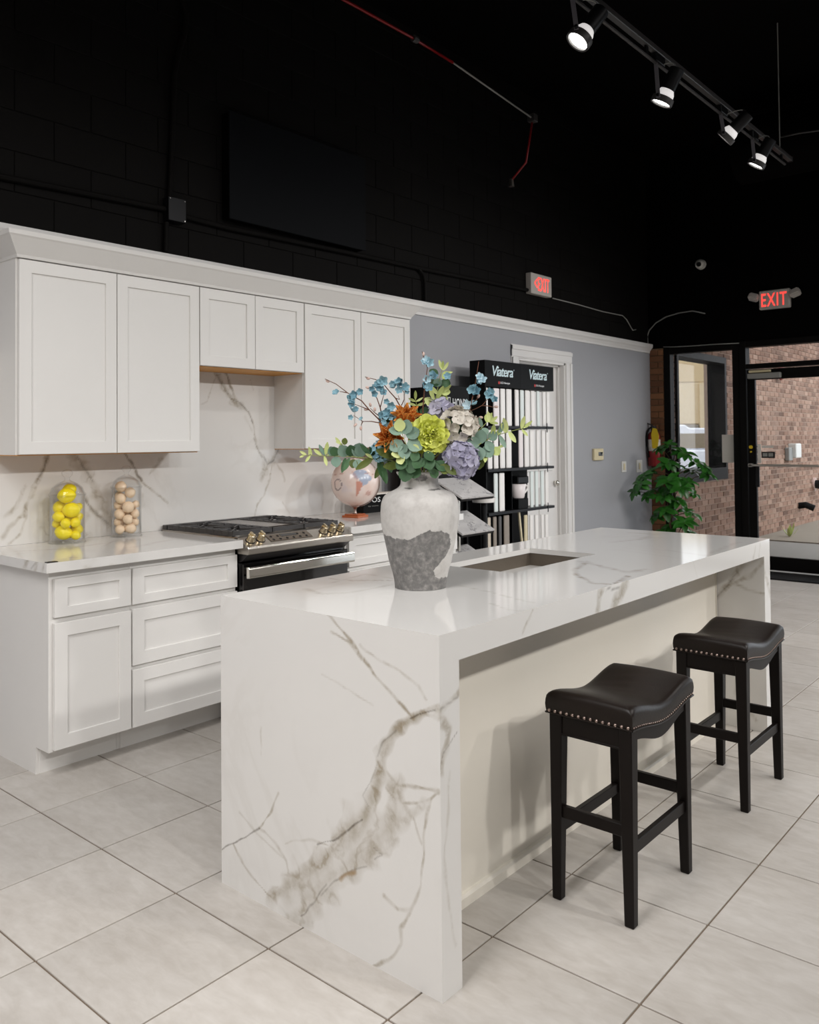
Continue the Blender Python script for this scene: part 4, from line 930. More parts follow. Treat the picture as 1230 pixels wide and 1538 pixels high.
red_ = gx([(535,800),(585,800),(620,850),(600,905),(570,950),(545,1010),(525,990),(535,900)]); rose = gx([(470,660),(530,700),(560,770),(545,800),(490,740)])
view = (CAM-gp).normalized(); rt_ = RGT-view*RGT.dot(view); rt_.normalize(); up_ = view.cross(rt_)*1.0
if up_.z < 0: up_ = -up_
for v in me.vertices:
    p = Vector(v.co)+WL[gl]-gp; n = p/gr; x, y, zf = n.dot(rt_), n.dot(up_), n.dot(view)
    wx = x+.03*mnoise.noise(n*9); wy = y+.03*mnoise.noise(n*9+Vector((5,5,5)))
    r = g_ = b_ = 0.0
    if zf > 0:
        if inpoly(wx, wy, blue): r = .8
        if inpoly(wx, wy, red_): g_ = .85
        if inpoly(wx, wy, rose): g_ = max(g_, .35)
        e = math.hypot((x+.69)/.145, (y+.11)/.225)
        if .86 < e < 1.08: b_ = .85
        if math.hypot((wx-.54), (wy+.46)) < .10: g_ = .45; b_ = .2
    else:
        if mnoise.noise(n*2.3) > .12: r = .6
        if mnoise.noise(n*2.9+Vector((3,1,0))) > .2: g_ = .5
    if abs(y-.27-.10*(1-(x*x))) < .010 : g_ = max(g_, .5); b_ = max(b_, .25)
    cols += [r, g_, b_, 1]
ca.data.foreach_set('color', cols)
o = bpy.data.objects.new('sphere', me); COL.objects.link(o); o.parent = gl; WL[o] = WL[gl].copy()
zb = gp.z-gr
obj('stand_stem', G().lathe([(0, zb-.002), (.03, zb+.004), (.032, zb-.002), (.012, zb-.010), (.008, .955), (.011, .95), (.009, .943), (.02, .936)], 20, (gp.x, gp.y, 0)), M['brass'], gl, smooth=True)
fo = plain('orange_wood', srgb(176,94,52), .4, var=.15, nscale=14, vscale=(2,14,14))
obj('foot', G().prism([(-.062, -.062), (.062, -.062), (.062, .062), (-.062, .062)], .914, .928, 'z').prism([(-.05, -.05), (.05, -.05), (.05, .05), (-.05, .05)], .928, .936, 'z').xf(Matrix.Translation((gp.x, gp.y, 0)) @ Matrix.Rotation(.2, 4, 'Z')), fo, gl, recalc=False, bevel=.002)
ax_ = Vector((.25, 0, .97)).normalized()
obj('axis_cap', G().tube([gp+Vector((0,0,gr-.002)), gp+Vector((0,0,gr+.006))], .008, 12), M['brass'], gl)
obj('meridian_arm', G().tube([gp+(-view*.15+rt_*math.cos(a)+up_*math.sin(a)).normalized()*(gr+.007) for a in [(-1.35+.137*i) for i in range(21)]], .0032, 6), M['brass'], gl, smooth=True)
# black sample box behind the globe
bx = thing('sample_box', (2.62, 2.62, .914), 'black stone sample case with pale lettering standing behind the globe', 'box')
obj('case', G().box(2.44, 2.84, 2.585, 2.66, .9145, 1.035), M['blackgloss'], bx, bevel=.003)
lettering('lettering', 'X·OS', (2.455, 2.584, .985), (1,0,0), (0,0,1), .155, M['textw'], bx, height=.034, extrude=.0005)
obj('rule', G().box(2.66, 2.70, 2.5835, 2.585, .999, 1.002), M['textw'], bx)
lettering('tagline', 'by stone', (2.49, 2.584, .955), (1,0,0), (0,0,1), .10, M['greyplastic'], bx, height=.010, extrude=.0005)
obj('lid_edge', G().box(2.44, 2.84, 2.583, 2.662, 1.0355, 1.045), M['paper'], bx)

# ================================================================== STOOLS
def make_stool(cx, cy, label):
    s = thing('bar_stool', (cx, cy, 0), label, 'stool', 'backless bar stools on the seating side of the island')
    o_ = Vector((cx, cy, 0)); hx, hy = .219, .140        # half size of the seat
    fx, fy = .214, .134                                   # half spread of the feet
    ZF = .545
    def sad(u): return -.026*math.cos(u*PI/2)**2          # dip along the length, u in -1..1
    for sx_ in (-1, 1):
        for sy_ in (-1, 1):
            g = G(); w0, w1 = .030, .043
            bx_, by_ = sx_*fx, sy_*fy; tx_, ty_ = sx_*(hx-.004), sy_*(hy-.004)
            def rect(x, y, z, a): return [o_+Vector((x if sx_ < 0 else x-a, y if sy_ < 0 else y-a, z)), o_+Vector((x+a if sx_ < 0 else x, y if sy_ < 0 else y-a, z)), o_+Vector((x+a if sx_ < 0 else x, y+a if sy_ < 0 else y, z)), o_+Vector((x if sx_ < 0 else x-a, y+a if sy_ < 0 else y, z))]
            g.hexa(rect(bx_, by_, 0, w0)+rect(tx_, ty_, ZF+.02, w1))
            obj('leg', g, M['wood'], s, bevel=.003)
    # aprons: short ends straight, long sides sweeping down from the saddle
    for sx_ in (-1, 1):
        xa = sx_*(hx-.010); xb = sx_*(hx-.030)
        obj('apron', G().box(cx+min(xa, xb), cx+max(xa, xb), cy-hy+.03, cy+hy-.03, .505, .572), M['wood'], s, bevel=.002)
        obj('apron_bead', G().box(cx+min(xa, xb)-.003, cx+max(xa, xb)+.003, cy-hy+.035, cy+hy-.035, .503, .510), M['wood'], s, bevel=.002)
    for sy_ in (-1, 1):
        ya = cy+sy_*(hy-.008); yb = cy+sy_*(hy-.028); g = G(); n = 16; vs = []
        for i in range(n+1):
            u = -1+2*i/n; x = cx+u*(hx-.03); zt = .578+sad(u)*.95; zb = zt-.052-.012*math.cos(u*PI/2)**2+.004
            vs += [(x, ya, zb), (x, yb, zb), (x, yb, zt), (x, ya, zt)]
        fs = []
        for i in range(n):
            for k in range(4): fs.append((i*4+k, i*4+(k+1) % 4, i*4+4+(k+1) % 4, i*4+4+k))
        fs += [(3, 2, 1, 0), (n*4, n*4+1, n*4+2, n*4+3)]
        obj('apron', g.add(vs, fs), M['wood'], s)
    # stretchers
    def lerp_leg(z, sx_, sy_):
        t = z/ZF; return (cx+sx_*(fx+(hx-.004-fx)*t-.018), cy+sy_*(fy+(hy-.004-fy)*t-.018))
    for sx_ in (-1, 1):
        a = lerp_leg(.268, sx_, -1); b = lerp_leg(.268, sx_, 1)
        obj('stretcher', G().box(a[0]-.009, a[0]+.009, a[1]+.012, b[1]-.012, .250, .286), M['wood'], s, bevel=.002)
    for sy_ in (-1, 1):
        a = lerp_leg(.215, -1, sy_); b = lerp_leg(.215, 1, sy_)
        obj('stretcher', G().box(a[0]+.012, b[0]-.012, a[1]-.009, a[1]+.009, .197, .233), M['wood'], s, bevel=.002)
    # cushion: saddle top with soft rim, skirts dropping to the nail line
    nu, nv = 40, 28; g = G(); vs = []
    def top(u, v):
        e = max(abs(u), abs(v)); edge = 1-min(1, (1-abs(u))/.14); edge2 = 1-min(1, (1-abs(v))/.18)
        z = .631+sad(u)*1.25-.006*edge**4-.006*edge2**4+.008*(1-v*v)*(1-.4*u*u)
        cr = .0018*math.sin(26*u+5*v)*max(0, 1-abs(u-.35)*2.2)*max(0, 1-abs(v)*1.2)
        return o_+Vector((u*(hx+.001), v*(hy+.001), z+cr))
    for j in range(nv+1):
        for i in range(nu+1): vs.append(top(-1+2*i/nu, -1+2*j/nv))
    fs = [(j*(nu+1)+i, j*(nu+1)+i+1, (j+1)*(nu+1)+i+1, (j+1)*(nu+1)+i) for j in range(nv) for i in range(nu)]
    loop = [i for i in range(nu)]+[j*(nu+1)+nu for j in range(nv)]+[nv*(nu+1)+nu-i for i in range(nu)]+[(nv-j)*(nu+1) for j in range(nv)]
    base = len(vs); rows = 4
    for r in range(1, rows+1):
        for k in loop:
            p = vs[k]; u = (p.x-cx)/hx; zb = .568+sad(max(-1, min(1, u)))
            f = r/rows; q = Vector((p.x, p.y, p.z+(zb-p.z)*f)); bul = 1+.016*math.sin(f*PI)
            q.x = cx+(q.x-cx)*bul; q.y = cy+(q.y-cy)*(1+.024*math.sin(f*PI)); vs.append(q)
    nl = len(loop)
    for k in range(nl):
        fs.append((loop[k], base+k, base+(k+1) % nl, loop[(k+1) % nl]))
        for r in range(rows-1): fs.append((base+r*nl+k, base+(r+1)*nl+k, base+(r+1)*nl+(k+1) % nl, base+r*nl+(k+1) % nl))
    fs.append(tuple(base+(rows-1)*nl+k for k in range(nl)))
    g.add(vs, fs)
    seat = obj('seat', g, M['leather'], s, smooth=True, angle=1.0)
    bead = [o_+Vector((u*(hx+.003), v*(hy+.003), .568+sad(u))) for u, v in [(-1+2*i/20, -1) for i in range(20)]+[(1, -1+2*i/12) for i in range(12)]+[(1-2*i/20, 1) for i in range(20)]+[(-1, 1-2*i/12) for i in range(13)]]
    obj('piping', G().tube(bead, .0030, 6, cap=False), M['leather'], seat, smooth=True)
    nail = mesh_from(G().sphere((0,0,0), .0058, 8, 5), 'nail', M['brass'], smooth=True)
    pos = []
    for sy_ in (-1, 1):
        for i in range(34): u = -1+2*(i+.5)/34; pos.append((u*hx, sy_*(hy+.003), .575+sad(u), .55))
    for sx_ in (-1, 1):
        for i in range(14): v = -1+2*(i+.5)/14; pos.append((sx_*(hx+.003), v*hy, .575, 1.0))
    for x, y, z, k in pos: inst('nail', nail, Matrix.Translation(o_+Vector((x, y, z))) @ Matrix.Diagonal((k, k, k, 1)), seat)
    return s
S1 = make_stool(.810, -.092, 'black leather saddle-seat bar stool with nailhead trim, the nearer one to the camera')
S2 = copy_tree(S1); S2.location = (1.778, -.088, 0); S2['label'] = 'black leather saddle-seat bar stool with nailhead trim, farther one near the island end'
WL[S2] = Vector(S2.location)

# ================================================================== VASE AND BOUQUET
VC = Vector((.518, .490, .9145)); DV = (VC-CAM).dot(FWD)
vs_k = .1365*DV/FPX                     # metres per crop pixel at the vase
VP = [(1440,283),(1410,284),(1300,302),(1150,345),(1050,364),(870,402),(760,424),(680,432),(610,433),(540,428),(490,416),(445,393),(410,350),(380,290),(355,245),(325,217),(290,208),(250,208),(228,216),(212,240),(195,252),(176,255)]
prof_o = [(hw*vs_k, .9145+(1440-y)*vs_k) for y, hw in VP]
def smooth_prof(P, n=4):
    out = []
    for i in range(len(P)-1):
        p0, p1, p2, p3 = P[max(i-1, 0)], P[i], P[i+1], P[min(i+2, len(P)-1)]
        for k in range(n):
            t = k/n; out.append(tuple(.5*(2*b+(c-a)*t+(2*a-5*b+4*c-d)*t*t+(3*b-a-3*c+d)*t**3) for a, b, c, d in zip(p0, p1, p2, p3)))
    return out+[P[-1]]
po = smooth_prof(prof_o, 4); ztop = po[-1][1]
inner = [(r-.007, z) for r, z in reversed(po) if z > .93]
gv = G().lathe([(0, .9145)]+po+inner+[(0, .93)], 120, (VC.x, VC.y, 0))
def vase_mat():
    m_, nd, lk, b = new_mat('distressed_plaster_glaze')
    n1 = pos_noise(nd, lk, 20, 6, .6); n2 = pos_noise(nd, lk, 55, 5, .65)
    wht = ramp(nd, lk, n1, [(.3, srgb(184,180,176)), (.55, srgb(206,203,199)), (.8, srgb(192,189,185))])
    gry = ramp(nd, lk, n2, [(.28, srgb(96,95,94)), (.5, srgb(122,120,118)), (.72, srgb(158,154,151))])
    a = nd.new('ShaderNodeAttribute'); a.attribute_name = 'worn'
    ad = N(nd, 'ShaderNodeMath', operation='ADD'); lk.new(a.outputs['Fac'], ad.inputs[0])
    n3 = pos_noise(nd, lk, 42, 6, .7); mr = N(nd, 'ShaderNodeMapRange'); mr.inputs[3].default_value = -.55; mr.inputs[4].default_value = .55; lk.new(n3, mr.inputs[0]); lk.new(mr.outputs[0], ad.inputs[1])
    f = ramp(nd, lk, ad.outputs[0], [(.46, (0,0,0)), (.54, (1,1,1))])
    lk.new(mixc(nd, lk, f, wht, gry), b.inputs['Base Color']); b.inputs['Roughness'].default_value = .55
    bp = nd.new('ShaderNodeBump'); bp.inputs['Strength'].default_value = .25; bp.inputs['Distance'].default_value = .003
    iv = N(nd, 'ShaderNodeMath', operation='SUBTRACT'); iv.inputs[0].default_value = 1; lk.new(f, iv.inputs[1])
    lk.new(iv.outputs[0], bp.inputs['Height']); lk.new(bp.outputs[0], b.inputs['Normal']); return m_
va = obj('vase', gv, vase_mat(), label='tall cream vase with worn grey patch, holding the bouquet on the island', cat='vase', smooth=True)
wa = va.data.attributes.new('worn', 'FLOAT', 'POINT'); wv_ = []
WP = [(100,850),(240,868),(420,885),(500,830),(560,803),(620,780),(680,803),(740,795),(810,830),(862,890),(842,980),(810,1060),(722,1150),(662,1230),(690,1312),(840,1325),(840,1480),(100,1480)]
rv = Vector((RGT.x, RGT.y, 0)).normalized(); fv = Vector((FWD.x, FWD.y, 0)).normalized()
def dpoly(x, y, P):
    d = 1e9
    for (ax_, ay_), (bx_, by_) in zip(P, P[1:]+P[:1]):
        dx, dy = bx_-ax_, by_-ay_; t = max(0, min(1, ((x-ax_)*dx+(y-ay_)*dy)/(dx*dx+dy*dy))); d = min(d, math.hypot(x-ax_-t*dx, y-ay_-t*dy))
    return d
for v in va.data.vertices:
    q = Vector(v.co)+Vector(va.location); dxy = Vector((q.x-VC.x, q.y-VC.y, 0)); x = 525+dxy.dot(rv)/vs_k; y = 1440-(q.z-.9145)/vs_k
    if dxy.dot(fv) < .02:
        d = dpoly(x, y, WP)/75; f = .5+min(d, .5) if inpoly(x, y, WP) else .5-min(d, .5)
        f = max(f, .95-math.hypot((x-540)/85, (y-240)/48)*.5, .85-math.hypot((x-690)/90, (y-366)/14)*.5, .8-math.hypot((x-400)/80, (y-350)/12)*.5)
        if math.hypot((x-340)/25, (y-250)/25) < 1: f = max(f, .6)
    else:
        f = .5+(880+120*mnoise.noise(q*9)-y)/-90; f = max(0, min(1, f))
    wv_.append(f)
wa.data.foreach_set('value', wv_)

MO = Vector((VC.x, VC.y, ztop))            # centre of the mouth
def P(px, py, dd=0.0): return atd(px, py, DV+dd)
def bez(a, b, c, n=8): return [a*(1-t)**2+b*2*t*(1-t)+c*t*t for t in [i/n for i in range(n+1)]]
_stem = [0]
def stem_to(end, r=.0028, lean=.5):
    """stem from inside the vase, over the rim, to the flower"""
    d = Vector((end.x-MO.x, end.y-MO.y, 0)); dn = d.normalized() if d.length > 1e-4 else Vector((1, 0, 0))
    _stem[0] += 1; a = _stem[0]*2.4; j = Vector((math.cos(a), math.sin(a), 0))
    foot = MO+j*.022+Vector((0, 0, -.16-.012*(_stem[0] % 5))); rim = MO+dn*min(.034, d.length*.5)+j*.012
    p = [foot, rim]+bez(rim, rim+Vector((0, 0, max(.02, (end.z-rim.z)*lean))), end, 7)[1:]
    return G().tube(p, r, 6)
def petal(w_, l, cup, tip=0.0, ruf=0.0, nu=4, nv=4, shp=.55, end=.60):
    def f(u, v):
        s = (math.sin(PI*min(1.0, v*end+.14)))**shp; x = (u-.5)*w_*s
        z = cup*l*(v**1.6)+(abs(u-.5)*2)**2*cup*w_*.6*s+ruf*l*math.sin(u*9+v*3)*v*v
        return Vector((x, v*l*(1-tip*(abs(u-.5)*2)**2*v), z))
    return G().grid(f, nu, nv)
def petal_mesh(name, mat, *a, **k): return mesh_from(petal(*a, **k), name, mat, smooth=True, recalc=False)
def ball_dirs(n, spread, rot=0.0):
    out = []
    for i in range(n):
        ct = 1-(1-math.cos(spread))*(i+.5)/n; ph = i*2.39996+rot; st_ = math.sqrt(max(0, 1-ct*ct)); out.append((st_*math.cos(ph), st_*math.sin(ph), ct))
    return out
def basis(n):
    n = n.normalized(); a = n.orthogonal().normalized(); return a, n.cross(a), n
TOCAM = lambda p: (CAM-p).normalized()
rnd = random.Random(11)
lime_v = [petal_mesh('petal', M['lime'], .036, .052, .30, .15, .10), petal_mesh('petal', M['lime'], .030, .040, .5, .1, .14), petal_mesh('petal', M['lime'], .020, .026, .35, 0, .2)]
def peony(c, n, R, label, group=None):
    t = thing('peony', c, label, 'flower'); a, b, n = basis(n); k_ = R/.072
    obj('stem', stem_to(c-n*.03*k_, .0032), M['gstem'], t)
    obj('heart', G().sphere(c-n*.012*k_, .020*k_, 12, 8), M['leafo'], t, smooth=True)
    for th, cnt, me, sc, base in ((1.75, 9, 0, 1.10, .012), (1.42, 11, 0, 1.12, .010), (1.12, 11, 0, 1.0, .010), (.86, 10, 1, 1.0, .010), (.60, 9, 1, .95, .009), (.36, 7, 2, 1.1, .006), (.12, 4, 2, .9, .003)):
        for i in range(cnt):
            ph = 2*PI*i/cnt+th*3+rnd.uniform(-.15, .15); rad = a*math.cos(ph)+b*math.sin(ph); tt = th+rnd.uniform(-.12, .12)
            d = n*math.cos(tt)+rad*math.sin(tt); nn = n*math.sin(tt)-rad*math.cos(tt)
            inst('petal', lime_v[me], frame(c-n*.020*k_+rad*base*k_, d, nn, sc*k_*rnd.uniform(.92, 1.1)), t)
    # frilly florets crowding the middle of the head
    for (x, y, z) in ball_dirs(34, 1.15, 1.0):
        d = a*x+b*y+n*z; inst('petal', lime_v[2], frame(c+d*.020*k_, (d+a*rnd.uniform(-.6, .6)+b*rnd.uniform(-.6, .6)), n, rnd.uniform(.8, 1.15)*k_), t)
    return t
or_v = petal_mesh('petal', M['orange'], .026, .046, .42, .5, 0, 3, 4, .5, .78)
def dahlia(c, n, R, label):
    t = thing('dahlia', c, label, 'flower', 'orange dahlias on the left of the bouquet'); a, b, n = basis(n); k_ = R/.05
    obj('stem', stem_to(c-n*.02, .003), M['gstem'], t); obj('heart', G().sphere(c, .010*k_, 10, 6), M['stem'], t, smooth=True)
    for th, cnt, sc in ((1.5, 8, 1.05), (1.1, 8, .95), (.75, 7, .8), (.4, 5, .6)):
        for i in range(cnt):
            ph = 2*PI*i/cnt+th*2; rad = a*math.cos(ph)+b*math.sin(ph); d = n*math.cos(th)+rad*math.sin(th)
            inst('petal', or_v, frame(c-n*.008+rad*.004, d, n*math.sin(th)-rad*math.cos(th), sc*k_), t)
    return t
def floret_mesh(name, mat, cnt, w_, l, cup, ruf=.05, flat=.15):
    g = G()
    for i in range(cnt):
        a = 2*PI*i/cnt; q = petal(w_, l, cup, .18, ruf, 4, 3, .6, .66); q.xf(Matrix.Rotation(a, 4, 'Z') @ Matrix.Rotation(flat, 4, 'X') @ Matrix.Translation((0, l*.06, 0))); g.add(q.v, q.f)
    return mesh_from(g, name, mat, smooth=True, recalc=False)
def hydrangea(c, n, R, mesh, cnt, label, spread=2.0, size=1.0, sq=(1,1,1)):
    t = thing('hydrangea', c, label, 'flower'); a, b, n = basis(n)
    obj('stem', stem_to(c-n*R*.5, .0035), M['gstem'], t)
    obj('core', G().sphere(c, R*.62, 12, 8), M['leafd'], t, smooth=True)
    for (x, y, z) in ball_dirs(cnt, spread, rnd.uniform(0, 6)):
        d = (a*x+b*y+n*z).normalized(); rr = R*rnd.uniform(.82, 1.0); q = c+d*rr*.86
        up = a.cross(d) if abs(a.dot(d)) < .9 else b.cross(d); up = Matrix.Rotation(rnd.uniform(0, 6), 3, d) @ up
        inst('floret', mesh, frame(q, up, d+Vector((rnd.uniform(-.35, .35), rnd.uniform(-.35, .35), rnd.uniform(-.3, .3))), size*rnd.uniform(.85, 1.15)), t)
    return t
fl_pur = floret_mesh('floret', M['purple'], 4, .026, .024, .12); fl_gry = floret_mesh('floret', M['hgray'], 4, .025, .022, .22, .1)
fl_teal = floret_mesh('floret', M['teal'], 4, .011, .010, .3); bl_teal = floret_mesh('blossom', M['teal'], 5, .012, .0135, .45); bl_pale = floret_mesh('blossom', M['paleblue'], 5, .012, .015, .4)
peony(P(645, 652, -.055), TOCAM(P(645, 652))+Vector((.10, -.1, .12)), .073, 'big lime-green peony in the middle of the bouquet')
dahlia(P(586, 657, -.04), TOCAM(P(586, 657))+RGT*-.35+Vector((0, 0, .2)), .058, 'orange dahlia left of the lime peony, the lower one')
dahlia(P(610, 627, .0), TOCAM(P(610, 627))*.7+Vector((0, 0, .7)), .056, 'orange dahlia opening upwards above the lower orange one')
hydrangea(P(688, 641, .01), TOCAM(P(688, 641))+RGT*.35+Vector((0, 0, .3)), .070, fl_gry, 34, 'greige hydrangea head right of the lime peony')
hydrangea(P(691, 690, -.045), TOCAM(P(691, 690))+RGT*.3+Vector((0, 0, -.25)), .066, fl_pur, 32, 'lilac hydrangea head drooping over the right rim of the vase')
hydrangea(P(662, 616, .055), TOCAM(P(662, 616))+Vector((0, 0, .6)), .040, fl_pur, 12, 'pale lilac hydrangea peeping out behind the lime peony')
hydrangea(P(573, 678, .0), TOCAM(P(573, 678))+RGT*-.6, .040, fl_teal, 40, 'teal flower cluster low on the left of the bouquet')
hydrangea(P(585, 634, .03), TOCAM(P(585, 634))+RGT*-.3+Vector((0, 0, .3)), .042, fl_teal, 40, 'teal flower cluster above the orange dahlia')
# blossom branches
bud_me = mesh_from(G().sphere((0, .006, 0), .005, 8, 6, (.8, 1.3, .8)), 'bud', M['pink'], smooth=True)
def branch(name_label, lines, flowers, buds=(), dd=0.0, pale=(), r0=.0034):
    """lines: pixel polylines, the first one is the main stem from the vase outwards"""
    p0 = P(*lines[0][0], dd); t = thing('blossom_branch', p0, name_label, 'branch', 'twigs of blue blossom in the bouquet')
    obj('stem', stem_to(p0, r0), M['stem'], t, smooth=True)
    for i, ln in enumerate(lines):
        pts = [P(x, y, dd+.010*math.sin(k*1.7+i)) if k else P(x, y, dd) for k, (x, y) in enumerate(ln)]
        r = [(r0*.8 if i == 0 else .0020)*(1-.6*k/max(1, len(pts)-1)) for k in range(len(pts))]
        obj('twig', G().tube(pts, r, 6), M['stem'], t, smooth=True)
    for k, (x, y, s) in enumerate(flowers):
        q = P(x, y, dd-.006); n = TOCAM(q)+Vector((rnd.uniform(-.8, .8), rnd.uniform(-.8, .8), rnd.uniform(-.2, 1.0)))
        inst('blossom', bl_pale if k in pale else bl_teal, frame(q, n.orthogonal(), n, s*rnd.uniform(.9, 1.1)), t)
    for (x, y, dx, dy) in buds:
        q = P(x, y, dd); inst('bud', bud_me, frame(q, RGT*dx-UPV*dy, TOCAM(q), 1.2), t)
    return t
branch('long twig of blue blossom reaching far left', [[(590,656),(575,636),(555,616),(543,602),(534,597),(522,590),(505,577),(488,569)],[(555,616),(543,611),(530,606)],[(522,590),(510,588)],[(534,597),(537,590)],[(575,636),(558,633),(545,633),(531,624)],[(545,633),(542,639)]],
       [(505,591,1.0),(524,600,1.35),(533,593,1.2),(529,607,1.1),(541,589,1.0),(530,619,1.2),(534,615,.8),(526,627,.8),(543,630,.7)], [(495,574,-1,-.5),(542,640,0,1),(536,636,-1,1)], .0)
branch('twig of blue blossom second from the left', [[(588,640),(574,628),(571,612),(566,598),(561,590),(556,582)],[(571,612),(575,598),(578,588)],[(574,628),(563,620),(556,613)]],
       [(569,585,1.3),(564,582,1.1),(575,572,1.35),(569,577,1.2),(558,584,.9),(561,592,1.0),(574,590,1.2),(587,610,1.3),(582,620,1.2),(570,624,1.2),(580,603,.8)], [(555,583,-1,-.3),(557,611,-.3,-1),(553,615,-1,0),(563,618,0,-1)], .015)
branch('twig of blue blossom third from the left', [[(612,640),(602,612),(594,598),(585,588),(577,578),(564,570),(548,566)],[(603,609),(607,600),(607,590),(602,582)],[(594,598),(600,600),(598,594)]],
       [(597,577,1.4),(603,574,1.3),(592,583,1.1),(607,582,1.3),(600,586,1.1),(611,589,.7),(590,577,1.0),(572,574,1.0)], [(556,569,-1,-.2)], .02)
branch('upright twig of blue blossom in the middle', [[(636,640),(635,616),(637,590),(640,566),(642,552),(636,536),(634,528)],[(637,590),(646,578),(651,566)]],
       [(638,546,1.25),(645,544,1.2),(641,541,1.0),(641,569,1.1),(637,579,1.1),(645,583,1.2),(652,568,1.2),(672,566,1.1),(650,562,.9)], [(636,535,0,-1)], .03, pale=(0, 1, 2, 3))
branch('twig of pale blue blossom on the right', [[(690,655),(700,630),(706,616),(709,600),(711,590),(715,570),(717,556),(719,543)],[(704,618),(714,614),(724,609),(732,600),(736,592)],[(711,604),(716,600),(718,597)],[(724,609),(735,610),(742,612)],[(700,630),(710,626),(720,627)],[(704,632),(712,634),(718,638)]],
       [(717,570,1.2),(724,572,1.3),(720,566,1.0),(709,586,1.3),(716,589,1.3),(712,583,1.0),(704,609,1.3),(711,608,1.1),(737,593,1.5),(742,601,1.0),(736,588,1.1)], [(719,627,1,0),(714,633,1,.4),(716,638,1,.6),(742,611,1,0),(717,598,.6,-1),(733,598,-.5,-1)], .0, pale=(0, 1, 2, 6))
# eucalyptus and other leaves
def leaf_fn(w_, l, cup, point=1.0):
    def f(u, v):
        s = math.sin(PI*(v**point*.94+.04))**.62; return Vector(((u-.5)*w_*s, v*l, cup*l*(v-.2)**2+abs(u-.5)*w_*.25*s))
    return G().grid(f, 4, 5)
lf_round = {k: mesh_from(leaf_fn(.034, .036, .2), 'leaf', M[k], smooth=True, recalc=False) for k in ('euc', 'leafd', 'leafl', 'leafo')}
lf_long = {k: mesh_from(leaf_fn(.034, .072, .35), 'leaf', M[k], smooth=True, recalc=False) for k in ('euc', 'leafd', 'leafl', 'leafo')}
lf_slim = {k: mesh_from(leaf_fn(.012, .034, .3), 'leaf', M[k], smooth=True, recalc=False) for k in ('euc', 'leafd', 'leafl', 'leafo')}
def sprig(name, label, line, leaves, dd=0.0, group='eucalyptus sprigs', stem='gstem', cat='leaf sprig'):
    p0 = P(*line[0], dd); t = thing(name, p0, label, cat, group)
    obj('stem', stem_to(p0, .0024), M[stem], t, smooth=True)
    if len(line) > 1: obj('twig', G().tube([P(x, y, dd) for x, y in line], [.0022*(1-.6*k/(len(line)-1)) for k in range(len(line))], 6), M[stem], t, smooth=True)
    for (kind, mat, x, y, dx, dy, s) in leaves:      # base pixel, direction in the picture plane, size
        q = P(x, y, dd); d = RGT*dx-UPV*dy+TOCAM(q)*rnd.uniform(-.15, .45)
        nn = TOCAM(q)+Vector((rnd.uniform(-.35, .35), rnd.uniform(-.35, .35), rnd.uniform(.1, .6)))
        inst('leaf', {'r': lf_round, 'l': lf_long, 's': lf_slim}[kind][mat], frame(q, d, nn, s), t)
    return t
sprig('eucalyptus_sprig', 'long eucalyptus sprig reaching left over the globe', [(585,690),(565,688),(548,688),(530,686),(505,685),(480,685),(456,683)],
      [('r','euc',541,686,.1,-1,1.3),('r','euc',534,686,.35,-1,1.35),('r','leafd',528,685,-.2,-1,1.15),('r','euc',520,685,-.6,-1,1.25),('r','leafd',505,685,-.3,-1,1.0),('r','euc',504,686,.1,1,1.05),('r','euc',500,684,-.4,-1,.95),('s','leafl',516,680,-.3,-1,1.1),('s','leafl',512,668,-.6,-.8,.9),('r','leafo',517,668,.2,-1,.65),('s','leafl',513,666,-1,-.2,.7),('s','leafl',509,684,.2,-1,1.1),
       ('s','euc',488,684,-.5,-.8,1.2),('s','leafl',489,683,.2,-1,1.3),('s','leafl',487,685,.3,1,1.0),('s','leafl',483,684,-1,-.7,1.0),('s','leafl',492,684,.7,-.8,1.1),('r','euc',537,690,.1,1,1.05),('r','leafo',532,690,-.2,1,.9),('s','leafd',525,688,-.4,1,1.5),('s','leafd',519,688,-.2,1,1.5),
       ('s','leafl',468,683,-.4,-1,.9),('s','leafl',466,684,-.6,.8,.8),('s','leafl',460,683,-1,-.5,.8),('s','leafl',458,683,-.9,.5,.6),('s','leafl',464,683,.2,-1,.7)], .02)
sprig('eucalyptus_sprig', 'eucalyptus sprig of grey-green round leaves in front of the orange dahlias', [(618,700),(614,680),(608,662),(602,646)],
      [('r','euc',607,652,.25,-.9,1.35),('r','euc',604,650,-.9,-.1,1.25),('r','leafl',601,648,-.1,-1,1.15),('r','euc',610,655,1,-.45,1.3),('r','euc',612,664,.9,.5,1.45),('r','euc',605,664,-.8,.5,1.35),('r','euc',606,668,.15,1,1.35),('r','leafl',604,682,-.9,.1,1.0),('r','leafl',600,684,.3,.9,.95),('r','euc',602,678,.6,-.5,.9),('r','leafl',616,672,.9,.3,.9),('r','leafl',598,640,.3,-1,.8)], -.075)
